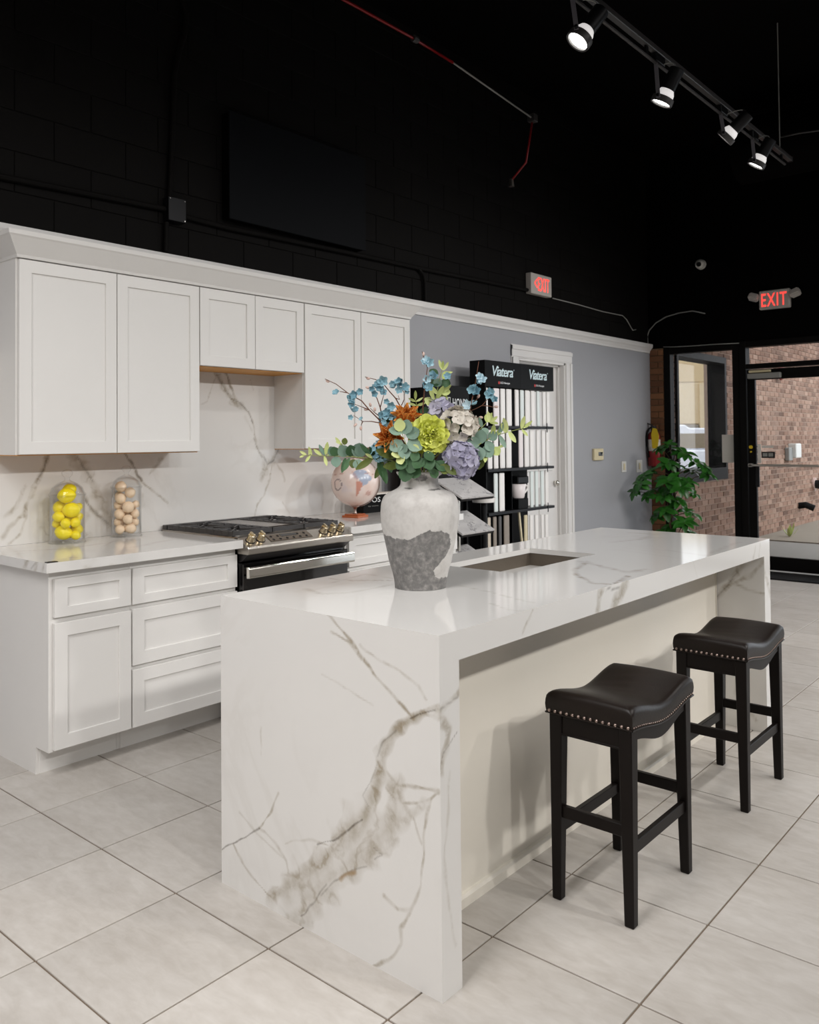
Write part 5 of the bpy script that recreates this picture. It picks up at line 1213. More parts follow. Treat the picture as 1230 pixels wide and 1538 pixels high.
sprig('eucalyptus_sprig', 'eucalyptus sprig fanning to the right in front of the sample rack', [(692,690),(704,678),(722,666),(742,655),(762,649),(778,645),(794,638)],
      [('r','euc',720,668,-.9,-.3,1.2),('r','euc',722,666,.1,-1,1.25),('r','euc',718,672,.2,.9,1.3),('r','leafd',712,674,-.3,1,1.25),('r','leafo',717,684,.1,1,1.3),('r','leafd',708,680,-.5,1,1.1),('r','euc',730,663,.5,.9,1.1),('r','euc',734,660,.7,-.6,1.0),('r','euc',728,670,.5,.9,1.25),('s','leafl',730,676,-.1,1,1.4),('r','leafl',742,672,.5,.8,.95),('s','leafl',748,672,1,-.3,.9),('s','leafl',740,656,.1,-1,1.4),('s','leafl',744,655,.8,-.9,1.3),('s','euc',750,652,.3,-1,1.3),('s','euc',750,654,.5,1,1.4),('s','leafl',762,648,-.3,-1,1.5),('s','leafl',764,648,.6,1,1.4),('s','leafl',760,650,-.5,-.9,1.2),('s','leafl',783,644,.2,-1,1.3),('s','leafl',786,643,.9,-.6,1.1),('s','leafl',784,645,.8,1,.9),('s','leafl',792,639,1,-.8,.7),('s','leafl',735,634,-.2,-1,1.1),('s','leafl',736,634,.9,-.6,1.0)], -.02)
sprig('eucalyptus_sprig', 'short eucalyptus sprig with a lime tip right of the lilac hydrangea', [(700,660),(712,652),(724,642),(731,634)],
      [('r','leafl',731,634,.4,-.8,.9),('s','leafl',733,632,.6,-1,.9),('s','leafl',735,634,1,.2,.9),('s','euc',724,642,-.3,-1,1.1),('r','euc',725,643,.5,.8,.8)], .0)
sprig('eucalyptus_sprig', 'upright eucalyptus sprig behind the lime peony, rising highest', [(650,625),(654,600),(658,580),(661,565),(665,552)],
      [('r','leafl',650,608,-.8,-.5,1.0),('r','leafl',656,603,.8,-.3,1.1),('s','leafl',652,600,-.5,-1,1.4),('s','leafl',656,598,.6,-1,1.4),('s','leafl',658,592,-.8,-.7,1.3),('s','leafl',660,590,.9,-.5,1.4),('r','leafl',662,588,.9,.1,.9),('r','leafd',660,575,-.9,0,.95),('r','leafd',662,574,.9,.2,1.0),('r','leafd',657,566,-.5,-.4,1.0),('r','leafl',664,568,.8,-.5,.9),('r','euc',662,570,-.6,.6,.9),('s','leafl',665,556,-.5,-1,1.1),('s','leafl',666,556,.6,-.8,1.0),('s','leafl',665,553,0,-1,.8),('s','leafl',668,560,1,0,.8)], .05)
sprig('eucalyptus_sprig', 'small pale fern-like sprig left of the upright twig', [(630,630),(626,612),(624,598)],
      [('s','leafl',624,600,0,-1,.9),('s','leafl',624,603,-.9,-.4,.8),('s','leafl',625,603,.9,-.4,.8),('s','leafl',625,609,-.9,-.2,.9),('s','leafl',626,609,.9,-.2,.9),('r','leafd',628,618,-.9,.2,1.1),('r','leafd',630,618,.8,.1,1.0)], .06)
sprig('leaf_sprig', 'cluster of dark green round leaves drooping over the front rim of the vase', [(632,706),(630,694)],
      [('r','leafd',622,690,-.3,1,1.35),('r','leafd',634,688,-.6,.9,1.3),('r','leafd',640,686,.3,.9,1.35),('r','leafd',648,690,.2,1,1.35),('r','leafd',655,694,.8,.7,1.2),('r','leafd',628,700,-.4,1,1.2),('r','leafd',612,700,-.2,1,1.45),('r','leafd',610,690,-.7,.8,1.2),('r','leafd',618,682,-.2,1,1.1),('r','leafd',640,678,.5,1,1.1),('r','leafd',626,678,-.4,1,1.0),('r','leafo',660,700,.9,.6,1.1),('r','leafd',650,704,.3,.9,.9),('l','leafo',668,700,.8,.6,.7)], -.08, None)
sprig('leaf_sprig', 'two broad olive leaves at the lower left of the bouquet', [(600,690)],
      [('l','leafo',596,686,-1,-.25,1.0),('l','leafo',600,698,-1,.2,.85),('l','leafd',590,680,-.6,-.6,.7)], -.04, None)
sprig('leaf_sprig', 'spiky dark leaves hanging left of the vase mouth', [(592,694),(574,692),(560,686)],
      [('s','leafd',566,690,-.7,-1,1.6),('s','leafd',568,692,.3,1,2.0),('s','leafo',560,688,-.9,.6,2.0),('s','leafd',572,694,.2,1,2.2),('s','leafd',558,684,-.8,-.7,1.5),('s','leafo',576,694,-.5,.9,1.8),('l','leafd',584,692,.2,1,.6),('s','leafl',562,688,-1,-.4,1.0)], .0, None)

# ================================================================== SAMPLE DISPLAYS
RY = 2.50
RX0, RX1 = 3.751, 4.795; RXB = at(813, 620, 'y', RY).x
rk = thing('sample_rack', ((RX0+RX1)/2, 2.6, 0), 'tall black stone sample rack with white script lettering on its header', 'display rack')
hd = obj('header', G().box(RX0, RX1, RY, RY+.15, 1.826, 2.037), M['blackgloss'], rk, bevel=.002)
obj('back_panel', G().box(RX0, RXB, RY+.15, RY+.17, .06, 1.826), M['blackgloss'], rk)
obj('side_panel', G().box(RX0, RX0+.016, RY+.0, RY+.15, .06, 1.826), M['blackgloss'], rk)
xm = at(772.2, 620, 'y', RY).x
obj('divider', G().box(xm-.004, xm+.004, RY+.03, RY+.15, .06, 1.826), M['blackgloss'], rk)
obj('base', G().box(RX0, RX1, RY, RY+.17, 0, .06), M['blackgloss'], rk)
SHZ = [1.503, 1.160, .815, .46]
for z in SHZ: obj('shelf', G().box(RX0+.016, RX1-.03, RY-.012, RY+.15, z-.011, z+.011), M['blackmetal'], rk)
for z in SHZ[:3]: obj('shelf_clip', G().box(at(819.5, 640, 'y', RY).x-.004, at(819.5, 640, 'y', RY).x+.004, RY-.016, RY-.012, z-.04, z+.04), M['blackmetal'], rk)
obj('header_seam', G().box(at(783, 560, 'y', RY).x-.0015, at(783, 560, 'y', RY).x+.0015, RY-.0012, RY, 1.828, 2.035), M['blackmetal'], hd)
for (a0, b0_, a1, ly) in ((739.5, 564.5, 770.5, 0), (795, 569.5, 821, 0)):
    q0 = at(a0, b0_, 'y', RY); q1 = at(a1, b0_, 'y', RY)
    lettering('lettering', 'Viatera', (q0.x, RY-.001, q0.z), (1,0,0), (0,0,1), q1.x-q0.x, M['textb'], hd, height=.083, shear=.22, bold=.012, spacing=.86, extrude=.0008)
    lettering('registered_mark', '®', (q1.x+.006, RY-.001, q0.z+.055), (1,0,0), (0,0,1), .012, M['textb'], hd, extrude=.0005)
    wx = q1.x-q0.x
    lettering('maker_name', 'LG Hausys', (q0.x+wx*.37, RY-.001, q0.z-.062), (1,0,0), (0,0,1), wx*.46, M['textw'], hd, height=.021, extrude=.0005, bold=.008)
    obj('maker_emblem', G().tube([(q0.x+wx*.31, RY-.0012, q0.z-.051), (q0.x+wx*.31, RY, q0.z-.051)], .012, 14), M['textr'], hd)
rows = [(0, [(723.7,733.6),(741.6,750.8),(752.1,759.6),(761.0,769.3),(773.8,780.1),(781.8,787.8),(789.2,796.2),(797.9,804.0),(806.6,811.4),(815.2,820.4),(821.2,826.2)], 'top', 1.514, 1.818),
        (1, [(723.8,731.6),(733.0,740.2),(742.0,749.2),(751.3,759.2),(760.7,768.9),(779.6,786.4),(788.0,794.6),(796.2,803.0),(806.1,811.0),(814.0,819.6),(820.6,825.6)], 'second', 1.171, 1.485),
        (2, [(742.4,748.6),(750.4,758.6),(797.0,802.0),(804.2,809.2),(812.8,817.6),(819.2,824.4)], 'third', .826, 1.135),
        (3, [(720.4,726.5),(729.8,737.9),(741.2,746.8),(749.4,754.2),(757.2,765.8),(788.0,793.2),(796.2,801.2),(804.0,809.2),(813.2,817.4),(819.2,824.0)], 'lowest visible', .471, .79)]
ordn = ['first', 'second', 'third', 'fourth', 'fifth', 'sixth', 'seventh', 'eighth', 'ninth', 'tenth', 'eleventh']
tones = {'w': plain('white_quartz', srgb(243,240,237), .3, var=.03, nscale=12), 'g': plain('cool_white_quartz', srgb(228,236,234), .3, var=.03, nscale=12), 'p': plain('blush_white_quartz', srgb(238,230,230), .3, var=.04, nscale=12),
         't': plain('warm_beige_quartz', srgb(204,192,176), .3, var=.08, nscale=30), 'd': plain('taupe_quartz', srgb(146,136,126), .3, var=.1, nscale=30), 'k': plain('charcoal_quartz', srgb(84,82,82), .3, var=.1, nscale=30), 'c': plain('speckled_cream_quartz', srgb(214,202,170), .3, var=.14, nscale=60)}
tn = ['wpwwwgwwgww', 'wwwwwpwwwww', 'gwgggw', 'ttdkdcwwww']
tword = {'w': 'white', 'g': 'cool white', 'p': 'blush white', 't': 'warm beige', 'd': 'taupe', 'k': 'charcoal', 'c': 'speckled cream'}
for ri, spans, rn, z0, z1 in rows:
    pm = [614, 672, 735, 795][ri]
    for k, (a, b) in enumerate(spans):
        xa, xb = at(a, pm, 'y', RY+.006).x, at(b, pm, 'y', RY+.006).x
        xa += .0035; xb -= .0035
        if xa < RX0+.018: xa = RX0+.018
        zt = z1 if ri != 3 or k < 5 else z1-.004*k
        obj('stone_sample', G().box(xa, xb, RY+.006, RY+.020, z0, zt), tones[tn[ri][k]], label=f'{tword[tn[ri][k]]} stone sample, {ordn[k]} from left in the rack {rn} row', cat='sample', group=f'stone samples in the {rn} row of the rack', bevel=.005)
q = at(779.5, 790, 'y', RY+.02)
obj('measuring_stick', G().hexa([Vector((q.x+dx+lean, RY+.02+dy, z)) for z, lean in ((.472, .05), (.80, 0)) for dx, dy in ((0,0),(.02,0),(.02,.012),(0,.012))]), tones['c'], label='thin tan stick leaning in the lowest row of the rack', cat='stick')
# white jug with dark top on a black block in the third row
q0 = at(773.5, 740, 'y', RY+.04); q1 = at(788, 740, 'y', RY+.04); jx = (q0.x+q1.x)/2; jr = (q1.x-q0.x)/2
zb = at(780, 749.5, 'y', RY+.0).z
obj('display_block', G().box(jx-.075, jx+.075, RY+.005, RY+.13, .8265, zb-.001), M['blackgloss'], label='black display block under the white jug in the rack', cat='block', bevel=.003)
jg = thing('jug', (jx, RY+.065, zb), 'small white jug with a dark lid inside the sample rack', 'jug')
obj('body', G().lathe([(0, zb), (jr*.72, zb), (jr*.8, zb+.01), (jr, zb+.12), (jr*.94, zb+.122), (jr*.75, zb+.02), (0, zb+.015)], 24, (jx, RY+.065, 0)), tones['p'], jg, smooth=True)
obj('handle', G().tube(bez(Vector((jx+jr*.9, RY+.05, zb+.11)), Vector((jx+jr*2.3, RY+.03, zb+.10)), Vector((jx+jr*.85, RY+.05, zb+.03)), 8), .009, 8), tones['w'], jg, smooth=True)
obj('lid', G().box(jx-jr*.95, jx+jr*1.3, RY+.01, RY+.12, zb+.124, zb+.185), M['blackmetal'], jg, bevel=.008)
# second stand with tilted marble slabs
SX, SXR, SY = 2.90, 3.430, 2.42
sd = thing('slab_stand', (3.15, 2.5, 0), 'black slab display stand with a lettered header board behind the bouquet', 'display rack')
h2 = obj('header_board', G().box(SX, SXR, SY, SY+.022, 1.50, 1.805), M['blackgloss'], sd, bevel=.002)
obj('side_panel', G().box(SX, SX+.018, SY+.022, SY+.26, 0, 1.78), M['blackgloss'], sd)
obj('side_panel', G().box(SXR-.018, SXR, SY+.022, SY+.26, 0, 1.78), M['blackgloss'], sd)
obj('back_panel', G().box(SX+.018, SXR-.018, SY+.24, SY+.26, 0, 1.78), M['blackgloss'], sd)
obj('lower_panel', G().box(SX+.018, SXR-.018, SY+.05, SY+.065, 0, 1.50), M['blackgloss'], sd)
obj('base_box', G().box(SX, SXR, 2.12, SY, 0, .30), M['blackgloss'], sd)
q0 = at(641, 611, 'y', SY); q1 = at(701, 613, 'y', SY)
lettering('lettering', 'SYM', (q0.x, SY-.001, q1.z+.002), (1,0,0), (0,0,1), (q1.x-q0.x)*.40, M['textw'], h2, height=.066, extrude=.0008, spacing=1.05)
xp = at(674.5, 611, 'y', SY).x
obj('emblem', G().box(xp-.014, xp-.010, SY-.0015, SY, q1.z-.005, q1.z+.075).box(xp+.010, xp+.014, SY-.0015, SY, q1.z-.005, q1.z+.075).box(xp-.010, xp+.010, SY-.0015, SY, q1.z+.071, q1.z+.075).box(xp-.010, xp+.010, SY-.0015, SY, q1.z-.005, q1.z-.001).box(xp-.002, xp+.002, SY-.0015, SY, q1.z-.10, q1.z-.005), M['textw'], h2, recalc=False)
xh = at(680, 611, 'y', SY).x
lettering('lettering', 'HONY', (xh, SY-.001, q1.z+.002), (1,0,0), (0,0,1), q1.x-xh, M['textw'], h2, height=.066, extrude=.0008, spacing=1.05)
lettering('tagline', 'BY AURORA STONE', (at(679, 618, 'y', SY).x, SY-.001, q1.z-.038), (1,0,0), (0,0,1), .16, M['textw'], h2, height=.017, extrude=.0005)
for k, (dz, nm) in enumerate(((0, 'top'), (-.245, 'middle'), (-.49, 'lowest'))):
    A0, A1 = Vector((SX+.004, 2.10, 1.013+dz)), Vector((3.285, 2.10, 1.013+dz)); B0, B1 = Vector((SX+.004, 2.345, 1.135+dz)), Vector((3.285, 2.345, 1.135+dz))
    nrm = Vector((0, -.122, .245)).normalized()
    obj('slab_tray', G().hexa([A0-nrm*.030, A1-nrm*.030, B1-nrm*.030, B0-nrm*.030, A0-nrm*.0125, A1-nrm*.0125, B1-nrm*.0125, B0-nrm*.0125]), M['blackmetal'], sd)
    obj('tray_post', G().box(3.10, 3.118, 2.28, 2.30, .302 if k == 2 else 1.06+dz-.20, 1.075+dz), M['steel'], sd)
    obj('marble_slab', G().hexa([A0-nrm*.012, A1-nrm*.012, B1-nrm*.012, B0-nrm*.012, A0, A1, B1, B0]), M['marble_grey'], label=f'tilted white-grey marble slab, {nm} of the three on the black stand', cat='slab', group='tilted marble slabs on the stand')
# little holder and tray between the stand and the rack
q = at(729, 752, 'y', 2.38)
obj('sample_tray', G().lathe([(0, q.z-.012), (.085, q.z-.012), (.092, q.z+.022), (.086, q.z+.022), (.08, q.z-.004), (0, q.z-.004)], 28, (q.x+.005, 2.40, 0)), tones['w'], label='round white sample tray under the top tilted slab', cat='tray', smooth=True, angle=.6)
# white switch-like column between: narrow dark post carrying the tray
tp_ = thing('tray_stand', (q.x+.005, 2.40, 0), 'black tray stand carrying the white round tray beside the slab stand', 'stand')
obj('post', G().tube([(q.x+.005, 2.40, .02), (q.x+.005, 2.40, q.z-.013)], .025, 14), M['blackmetal'], tp_, smooth=True, angle=.6)
obj('foot', G().tube([(q.x+.005, 2.40, 0), (q.x+.005, 2.40, .02)], .085, 20), M['blackmetal'], tp_)

# ================================================================== LIGHTING TRACK
TRY, TRZ = .65, 3.585
tk = thing('light_track', (3.0, TRY, TRZ), 'black lighting track hung from the black ceiling at upper right', 'lighting track')
obj('rail', G().box(-1.2, 5.33, TRY-.018, TRY+.018, TRZ, TRZ+.034), M['track'], tk, bevel=.003)
obj('lower_rail', G().tube([(-1.2, TRY+.0, TRZ-.055), (5.2, TRY+.0, TRZ-.055)], .009, 8), M['track'], tk)
for k in range(6): obj('rail_clip', G().box(-.9+k*1.2, -.87+k*1.2, TRY-.006, TRY+.006, TRZ-.055, TRZ), M['blackmetal'], tk)
obj('end_cap', G().box(5.33, 5.345, TRY-.02, TRY+.02, TRZ-.003, TRZ+.037), M['blackmetal'], tk, bevel=.002)
obj('hanger_wire', G().tube([(5.08, TRY, TRZ+.03), (5.08, TRY, ZC)], .004, 6), M['greyplastic'], tk)
obj('hanger_wire', G().tube([(1.2, TRY, TRZ+.03), (1.2, TRY, ZC)], .004, 6), M['greyplastic'], tk)
def track_head(pos, aim, label, power, on=True):
    c = Vector(pos); a = Vector(aim).normalized(); t = thing('track_head', (c.x, TRY, TRZ), label, 'spotlight', 'spotlight heads on the track')
    r, Ln = .062, .20
    zax = -a; q = zax.to_track_quat('Z', 'Y').to_matrix().to_4x4(); Mx = Matrix.Translation(c) @ q      # local +Z points back from the lens
    obj('ring', G().lathe([(r*.86, -.004), (r, -.006), (r*1.04, .004), (r*1.02, .030), (r*.86, .034), (r*.84, .006)], 28, closed=True).xf(Mx), M['track'], t, smooth=True, angle=.6)
    obj('lens', G().lathe([(0, .006), (r*.85, .006)], 28).xf(Mx), M['lens'], t)
    obj('reflector', G().lathe([(r*.84, .034), (r*.80, .055), (r*.62, .078), (r*.55, .080)], 24).xf(Mx), M['collar'], t, smooth=True)
    obj('barrel', G().lathe([(0, .075), (r*.66, .075), (r*.68, .08), (r*.68, Ln-.004), (r*.62, Ln), (0, Ln)], 24).xf(Mx), M['blackmetal'], t, smooth=True, angle=.6)
    side = Vector((-1, 0, 0)); side = (side-a*side.dot(a)).normalized()
    piv = c+side*(r*1.08)-a*.018; top = Vector((piv.x, TRY, TRZ-.05)); w_ = .011
    up = (top-piv).normalized(); wv2 = side.cross(up).normalized()*w_; th = side*.003
    obj('yoke_arm', G().hexa([piv-up*.012-wv2-th, piv-up*.012-wv2+th, piv-up*.012+wv2+th, piv-up*.012+wv2-th, top-wv2-th, top-wv2+th, top+wv2+th, top+wv2-th]), M['yoke'], t)
    obj('pivot_screw', G().tube([piv-side*.006, piv+side*.012], .009, 10), M['blackmetal'], t)
    obj('adapter', G().box(c.x-.09, c.x+.03, TRY-.016, TRY+.016, TRZ-.05, TRZ-.001), M['blackmetal'], t, bevel=.003)
    bk = c-a*(Ln-.01)
    obj('cable', G().tube(bez(bk, bk+Vector((0, 0, .07)), Vector((c.x+.01, TRY, TRZ-.045)), 6), .0035, 6), M['greyplastic'], t, smooth=True)
    d = lamp('SPOT', 'bulb', c+a*.02, c+a*2, power, WARM, .045, spot=130, blend=.8); d.parent = t; d.location = Vector(d.location)-WL[t]
    return t
track_head((1.943, .65, 3.334), (-.45, .40, -.80), 'lit spotlight head on the track, the largest and nearest one', 30)
track_head((2.901, .65, 3.320), (-.10, .45, -.89), 'lit spotlight head, second from the near end of the track', 30)
track_head((3.897, .65, 3.383), (-.10, .75, -.65), 'spotlight head turned to the wall, third along the track', 36)
track_head((4.512, .65, 3.352), (-.10, .50, -.86), 'lit spotlight head at the far end of the track', 60)
for x, lb in ((.55, 'spotlight head on the track just before the largest lit one'), (-.55, 'spotlight head at the very start of the track over the cabinet end')):
    track_head((x, .65, 3.34), (-.1, .6, -.8), lb, 18)
# faint pipe crossing behind the end of the track, and an air duct under the ceiling
obj('ceiling_pipe', G().tube([at(1172, 206, 'z', 3.9), at(1200, 200, 'z', 3.9), at(1230, 196, 'z', 3.9), (5.75, .1, 3.9), (5.9, -1.6, 3.9)], .008, 8), M['iron'], label='thin grey pipe running from the track end out of the picture at right', cat='pipe', smooth=True)
obj('air_duct', G().tube([(6.4, 1.4, 4.1), (6.4, -4, 4.1)], .3, 24), M['ceil'], label='dark round air duct under the ceiling at the right', cat='duct', smooth=True, angle=.6)
# red sprinkler pipe
zp = 3.9
rp = thing('sprinkler_pipe', at(622, 58, 'z', zp), 'thin red sprinkler pipe crossing the black ceiling', 'pipe')
pa, pb, pc = at(470, -26, 'z', zp), at(622, 58, 'z', zp), at(800, 178, 'z', zp)
pd = at(790, 244, 'x', pc.x); pe = at(768, 271, 'x', pc.x)
obj('main_run', G().tube([pa, pb, at(680, 94, 'z', zp)], .009, 8), M['red'], rp, smooth=True)
obj('bare_run', G().tube([at(680, 94, 'z', zp), pc], .006, 8), M['greyplastic'], rp, smooth=True)
obj('coupling', G().tube([pb-(pc-pb)*.008, pb+(pc-pb)*.02], .022, 8), M['iron'], rp)
obj('clamp', G().box(pc.x-.03, pc.x+.03, pc.y-.03, pc.y+.03, pc.z-.03, pc.z+.03), M['iron'], rp, bevel=.004)
obj('drop', G().tube([pc, pd, pe], .008, 8), M['red'], rp, smooth=True)
obj('sprinkler_head', G().tube([pe+Vector((0,0,.01)), pe-Vector((0,0,.05))], [.016, .024], 8), M['steel'], rp)

# ================================================================== THINGS ON THE BLACK WALL
YP = YW-.016
def wpt(px, py): return at(px, py, 'y', YP)
b = wpt(261, 317)
jb_ = thing('junction_box', (b.x, YW, b.z-.06), 'square black junction box where the wall conduits meet', 'electrical box')
obj('box', G().box(b.x-.058, b.x+.058, YW-.055, YW+.002, b.z-.068, b.z+.068), M['blackmetal'], jb_, bevel=.003)
for sx_, sz_ in ((.048, .058), (.048, -.058), (-.048, .058)): obj('screw', G().tube([(b.x+sx_, YW-.0565, b.z+sz_), (b.x+sx_, YW-.055, b.z+sz_)], .004, 8), M['chrome'], jb_)
obj('conduit', G().tube([wpt(-60, 252), wpt(0, 265), (b.x-.06, YP, b.z-.0)], .016, 10), M['black'], label='black conduit on the black wall, left of the junction box', cat='pipe', smooth=True, angle=.6)
obj('conduit', G().tube([wpt(249, 378), wpt(250, 334)]+[wpt(x, y) for x, y in ((250, 316),)][:0], .014, 10), M['black'], label='short black conduit below the junction box', cat='pipe', smooth=True, angle=.6)
obj('conduit', G().tube([wpt(255, 296), wpt(259, 200), wpt(262, 110), wpt(270, 75), wpt(279, 45), wpt(280, 20), wpt(272, -6), wpt(270, -30)], .015, 10), M['black'], label='black conduit rising from the junction box to the ceiling', cat='pipe', smooth=True, angle=.6)
obj('conduit', G().tube([(b.x+.06, YP, b.z-.018), wpt(345, 343), wpt(520, 379), wpt(640, 405), wpt(740, 425), wpt(799, 437)], .016, 10), M['black'], label='long black conduit from the junction box towards the side exit sign', cat='pipe', smooth=True, angle=.6)
obj('conduit', G().tube([wpt(560, 386.5), wpt(615, 399), wpt(628, 403), wpt(635, 411), wpt(638, 424), wpt(638.5, 452)], .012, 10), M['black'], label='black conduit bending down to the white crown rail', cat='pipe', smooth=True, angle=.6)
a, c = at(345, 328, 'y', YW-.07), at(550, 378, 'y', YW-.07)
navy = plain('dark_blue_black_panel', srgb(9,11,15), .6, spec=.12, var=.1)
pn = thing('wall_panel', ((a.x+c.x)/2, YW, a.z), 'large dark panel mounted high on the black wall', 'panel')
obj('face', G().box(a.x, c.x, YW-.07, YW-.06, a.z, a.z+.66), navy, pn, bevel=.003)
obj('backing', G().box(a.x, c.x-.01, YW-.06, YW+.004, a.z+.005, a.z+.65), M['ceil'], pn)
# exit sign on the kitchen wall
e0 = at(798, 411, 'y', YW-.06); e1 = at(829, 447, 'y', YW-.06)
ex = thing('exit_sign', ((e0.x+e1.x)/2, YW, e1.z), 'exit sign with an arrow on the black wall above the grey wall', 'sign', 'lit exit signs')
eh = e0.z-e1.z+.015
obj('housing', G().box(e0.x, e1.x, YW-.058, YW+.003, e1.z, e1.z+eh), M['exit_face'], ex, bevel=.005)
lettering('lettering', '<EXIT', (e0.x+.055, YW-.0585, e1.z+.035), (1,0,0), (0,0,1), (e1.x-e0.x)*.72, M['exit_red'], ex, height=eh*.66, spacing=1.1, bold=.004, extrude=.001)
# exit sign over the entrance
s0 = (1.565, 2.735); s1 = (1.262, 2.930)
ex2 = thing('exit_sign', (XS, (s0[0]+s1[0])/2, s0[1]), 'exit sign with two emergency lamp heads above the entrance door', 'sign', 'lit exit signs')
obj('housing', G().box(XS-.06, XS, s1[0], s0[0], s0[1], s1[1]), M['exit_face'], ex2, bevel=.008)
lettering('lettering', 'EXIT', (XS-.0605, s0[0]-.025, s0[1]+.028), (0,-1,0), (0,0,1), .25, M['exit_red'], ex2, height=.135, spacing=1.15, bold=.006, extrude=.001)
for sg, yy in ((1, s0[0]), (-1, s1[0])):
    cc = Vector((XS-.05, yy+sg*.055, s0[1]+.135)); Rm = Matrix.Translation(cc) @ Matrix.Rotation(sg*.35, 4, 'X') @ Matrix.Rotation(.4, 4, 'Y')
    obj('lamp_head', G().box(-.05, .03, -.05, .05, -.035, .035).xf(Rm), M['exit_face'], ex2, bevel=.012, seg=2)
    obj('lamp_arm', G().tube([(XS-.03, yy+sg*.0, s0[1]+.115), cc], .014, 8), M['exit_face'], ex2)
# dome camera
cm = at(1052, 397, 'x', XS-.03)
dc = thing('dome_camera', (XS, cm.y, cm.z), 'small white dome camera on the black wall over the entrance', 'camera')
obj('mount', G().tube([(XS, cm.y, cm.z), (XS-.02, cm.y, cm.z)], .055, 20), M['plastic'], dc, bevel=.002)
obj('ball', G().sphere((XS-.045, cm.y, cm.z), .052, 20, 12), M['plastic'], dc, smooth=True)
dl = (CAM-Vector((XS-.045, cm.y, cm.z))).normalized(); dl = (dl+Vector((0, .25, 0))).normalized()
obj('lens', G().tube([Vector((XS-.045, cm.y, cm.z))+dl*.040, Vector((XS-.045, cm.y, cm.z))+dl*.056], .026, 16), M['blackgloss'], dc)
# loose cables
obj('cable', G().tube([at(x, y, 'y', YW-.008) for x, y in ((830, 448), (870, 458), (905, 468), (935, 474), (941, 480), (947, 491), (950, 496), (955, 495))], .006, 6), M['greyplastic'], label='pale cable running right from the side exit sign', cat='cable', smooth=True)
obj('cable', G().tube([at(x, y, 'x', XS-.008) for x, y in ((973, 516), (972, 505), (975, 496), (985, 485), (1000, 476), (1020, 470), (1040, 467), (1050, 469), (1059, 471))], .007, 6), M['greyplastic'], label='pale cable arching over the brick corner by the entrance', cat='cable', smooth=True)
obj('cable', G().tube([at(x, y, 'x', XS-.012) for x, y in ((996, 521), (1012, 521), (1040, 519.5), (1075, 517), (1110, 515.5))], .005, 6), M['greyplastic'], label='thin cable along the top of the storefront frame', cat='cable', smooth=True)
# thermostat and switches on the grey wall
t0 = at(889, 674, 'y', YW); t1 = at(903, 691, 'y', YW)
th_ = thing('thermostat', ((t0.x+t1.x)/2, YW, t1.z), 'beige square thermostat on the grey wall', 'thermostat')
obj('body', G().box(t0.x, t1.x, YW-.03, YW, t1.z, t0.z), M['beige_plastic'], th_, bevel=.006)
obj('screen', G().box(t0.x+(t1.x-t0.x)*.42, t1.x-.025, YW-.032, YW-.03, t1.z+.045, t0.z-.035), M['oven'], th_)
for a_, b_, lb in (((933, 693), (940, 709), 'white light switch plate on the grey wall, the left one'), ((955, 691), (964, 709), 'white socket plate on the grey wall nearest the brick corner')):
    p0 = at(*a_, 'y', YW); p1 = at(*b_, 'y', YW)
    sw = thing('wall_plate', ((p0.x+p1.x)/2, YW, p1.z), lb, 'switch')
    obj('plate', G().box(p0.x, p1.x, YW-.008, YW, p1.z, p0.z), M['plastic'], sw, bevel=.003)
    xm_ = (p0.x+p1.x)/2; obj('rocker', G().box(xm_-.018, xm_+.018, YW-.013, YW-.008, (p0.z+p1.z)/2-.035, (p0.z+p1.z)/2+.035), M['beige_plastic'], sw, bevel=.002)
# fire extinguisher on the brick corner
fc = at(981, 668, 'x', XS-.07); fc.y = 2.735
fe = thing('fire_extinguisher', (XS-.07, fc.y, fc.z-.22), 'red fire extinguisher with a yellow tag on the brick corner behind the plant', 'extinguisher')
z0 = fc.z-.24; X_ = XS-.075; Y_ = fc.y
obj('cylinder', G().lathe([(0, z0), (.060, z0), (.068, z0+.012), (.068, z0+.33), (.055, z0+.372), (.024, z0+.40), (.022, z0+.42), (0, z0+.42)], 24, (X_, Y_, 0)), M['red'], fe, smooth=True, angle=.7)
obj('valve', G().box(X_-.02, X_+.02, Y_-.02, Y_+.03, z0+.42, z0+.455), M['iron'], fe, bevel=.004)
obj('lever', G().hexa([(X_-.012, Y_+.02, z0+.455), (X_+.012, Y_+.02, z0+.455), (X_+.012, Y_+.11, z0+.49), (X_-.012, Y_+.11, z0+.49), (X_-.012, Y_+.02, z0+.468), (X_+.012, Y_+.02, z0+.468), (X_+.012, Y_+.11, z0+.503), (X_-.012, Y_+.11, z0+.503)]), M['iron'], fe)
obj('hose', G().tube(bez(Vector((X_-.02, Y_+.02, z0+.44)), Vector((X_-.08, Y_+.10, z0+.40)), Vector((X_-.06, Y_+.035, z0+.10)), 8), .009, 8), M['rubber'], fe, smooth=True)
obj('label', G().lathe([(.0688, z0+.17), (.0688, z0+.30)], 24, (X_, Y_, 0)), M['paper'], fe, smooth=True)
tg_ = [Vector((X_-.075, Y_-.07+dy, z0+dz)) for dy, dz in ((-.005, .2), (.06, .2), (.07, .36), (.05, .43), (.005, .42), (-.02, .34))]
g = G(); g.add(tg_+[p+Vector((.004, 0, 0)) for p in tg_], [tuple(range(6)), tuple(range(11, 5, -1))]+[(i, 6+i, 6+(i+1) % 6, (i+1) % 6) for i in range(6)])
obj('tag', g, M['yellow'], fe)
obj('wall_bracket', G().box(XS-.012, XS, Y_-.03, Y_+.03, z0+.1, z0+.36), M['iron'], fe)

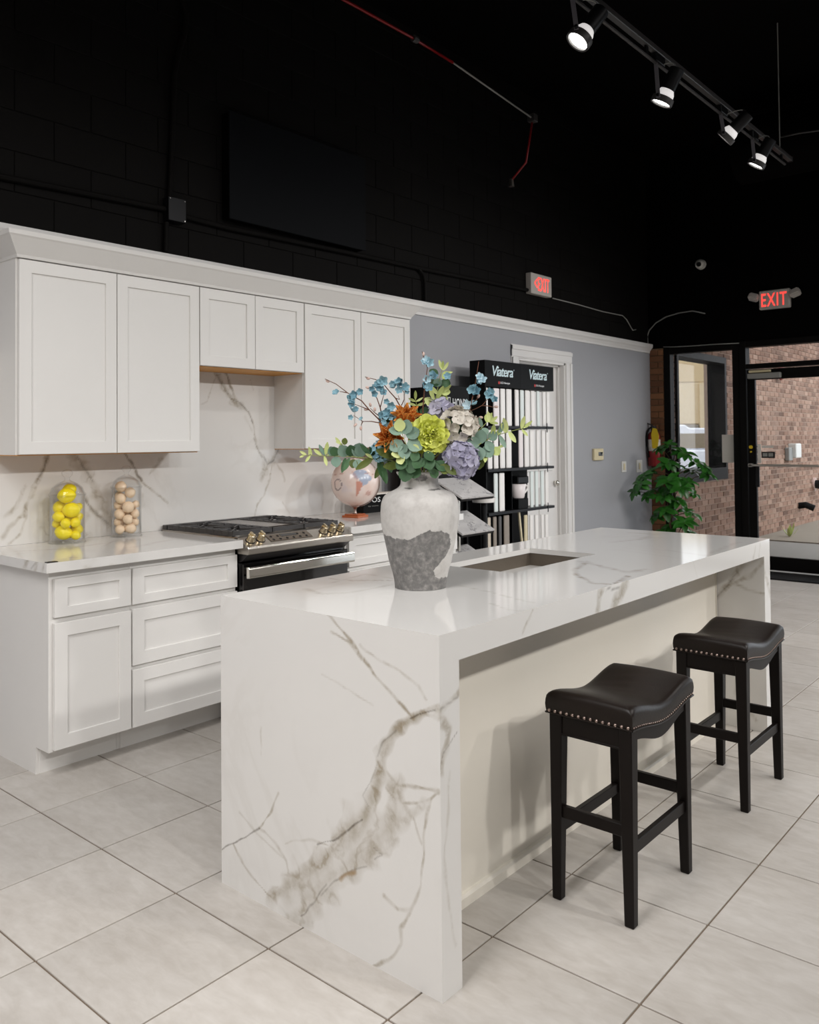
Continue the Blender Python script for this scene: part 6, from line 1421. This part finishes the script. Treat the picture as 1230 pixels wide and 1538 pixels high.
# ================================================================== POTTED PLANT
PX_, PYY = 6.93, 2.33
pl = thing('potted_plant', (PX_, PYY, 0), 'bushy green umbrella plant in the corner by the entrance glass', 'plant')
obj('pot', G().lathe([(0, 0), (.13, 0), (.14, .01), (.18, .30), (.19, .32), (.175, .32), (.165, .28), (0, .28)], 28, (PX_, PYY, 0)), M['pot'], pl, smooth=True, angle=.6)
obj('soil', G().lathe([(0, .285), (.163, .285)], 24, (PX_, PYY, 0)), M['bark'], pl)
pleaf = mesh_from(leaf_fn(.066, .120, -.45), 'leaf', M['plant'], smooth=True, recalc=False)
CL = [(991,673,.10,.9),(1004,668,-.02,.8),(1016,676,.05,.9),(1029,681,-.06,1.25),(1044,694,-.02,1.1),(1058,700,.02,1.05),(1062,712,-.04,1.1),(1003,696,-.10,1.15),(1016,700,.06,1.0),(968,714,-.02,1.05),(962,726,-.08,1.1),(955,738,.02,1.0),(972,744,-.06,1.0),(1003,722,-.16,1.3),(1022,731,-.18,1.35),(996,744,-.12,1.1),(1034,724,-.05,1.0),(1043,742,.0,.9),(985,735,.08,1.0),(1018,752,-.08,1.05),(1000,766,-.10,1.15),(1030,768,-.05,1.0),(1028,785,-.16,1.3),(1042,772,.0,1.0),(1012,790,-.05,1.1),(985,775,.02,1.0),(995,800,-.04,1.1),(1038,800,-.02,1.1),(976,710,.12,.9),(1040,708,.1,1.0),(1015,812,.0,1.1)]
DP = (Vector((PX_, PYY, .9))-CAM).dot(FWD)
trunk = [Vector((PX_+.02, PYY, .28)), Vector((PX_-.03, PYY+.02, .55)), Vector((PX_+.01, PYY-.01, .85)), Vector((PX_, PYY, 1.12))]
obj('trunk', G().tube(trunk, [.018, .015, .011, .006], 8), M['bark'], pl, smooth=True)
obj('trunk', G().tube([Vector((PX_-.05, PYY-.03, .28)), Vector((PX_-.10, PYY, .5)), Vector((PX_-.08, PYY+.04, .8))], [.014, .011, .006], 8), M['bark'], pl, smooth=True)
rnd = random.Random(21)
for (px, py, dd, s) in CL:
    q = atd(px, py, DP+dd)
    q.x = min(q.x, XS-.14); q.y = min(q.y, YW-.14)
    base = min(trunk+[trunk[1].lerp(trunk[2], .5), trunk[2].lerp(trunk[3], .5)], key=lambda t: (t-q+Vector((0,0,.12))).length)
    st_ = obj('leaf_stalk', G().tube(bez(base, (base+q)/2+Vector((0,0,.06)), q, 5), [.005]*2+[.004]*4, 5), M['bark'], pl, smooth=True)
    out = Vector((q.x-PX_, q.y-PYY, .12)).normalized(); ax = (out*.6+Vector((0,0,.8))+TOCAM(q)*.5).normalized(); a, b_, n = basis(ax)
    cnt = 9
    for i in range(cnt):
        ph = 2*PI*i/cnt+rnd.uniform(-.2, .2); rad = a*math.cos(ph)+b_*math.sin(ph); el = rnd.uniform(-.25, .45)
        d = rad*math.cos(el)+n*math.sin(el)
        inst('leaf', pleaf, frame(q, d, n, s*rnd.uniform(.72, 1.0)), st_)

bpy.context.view_layer.update()
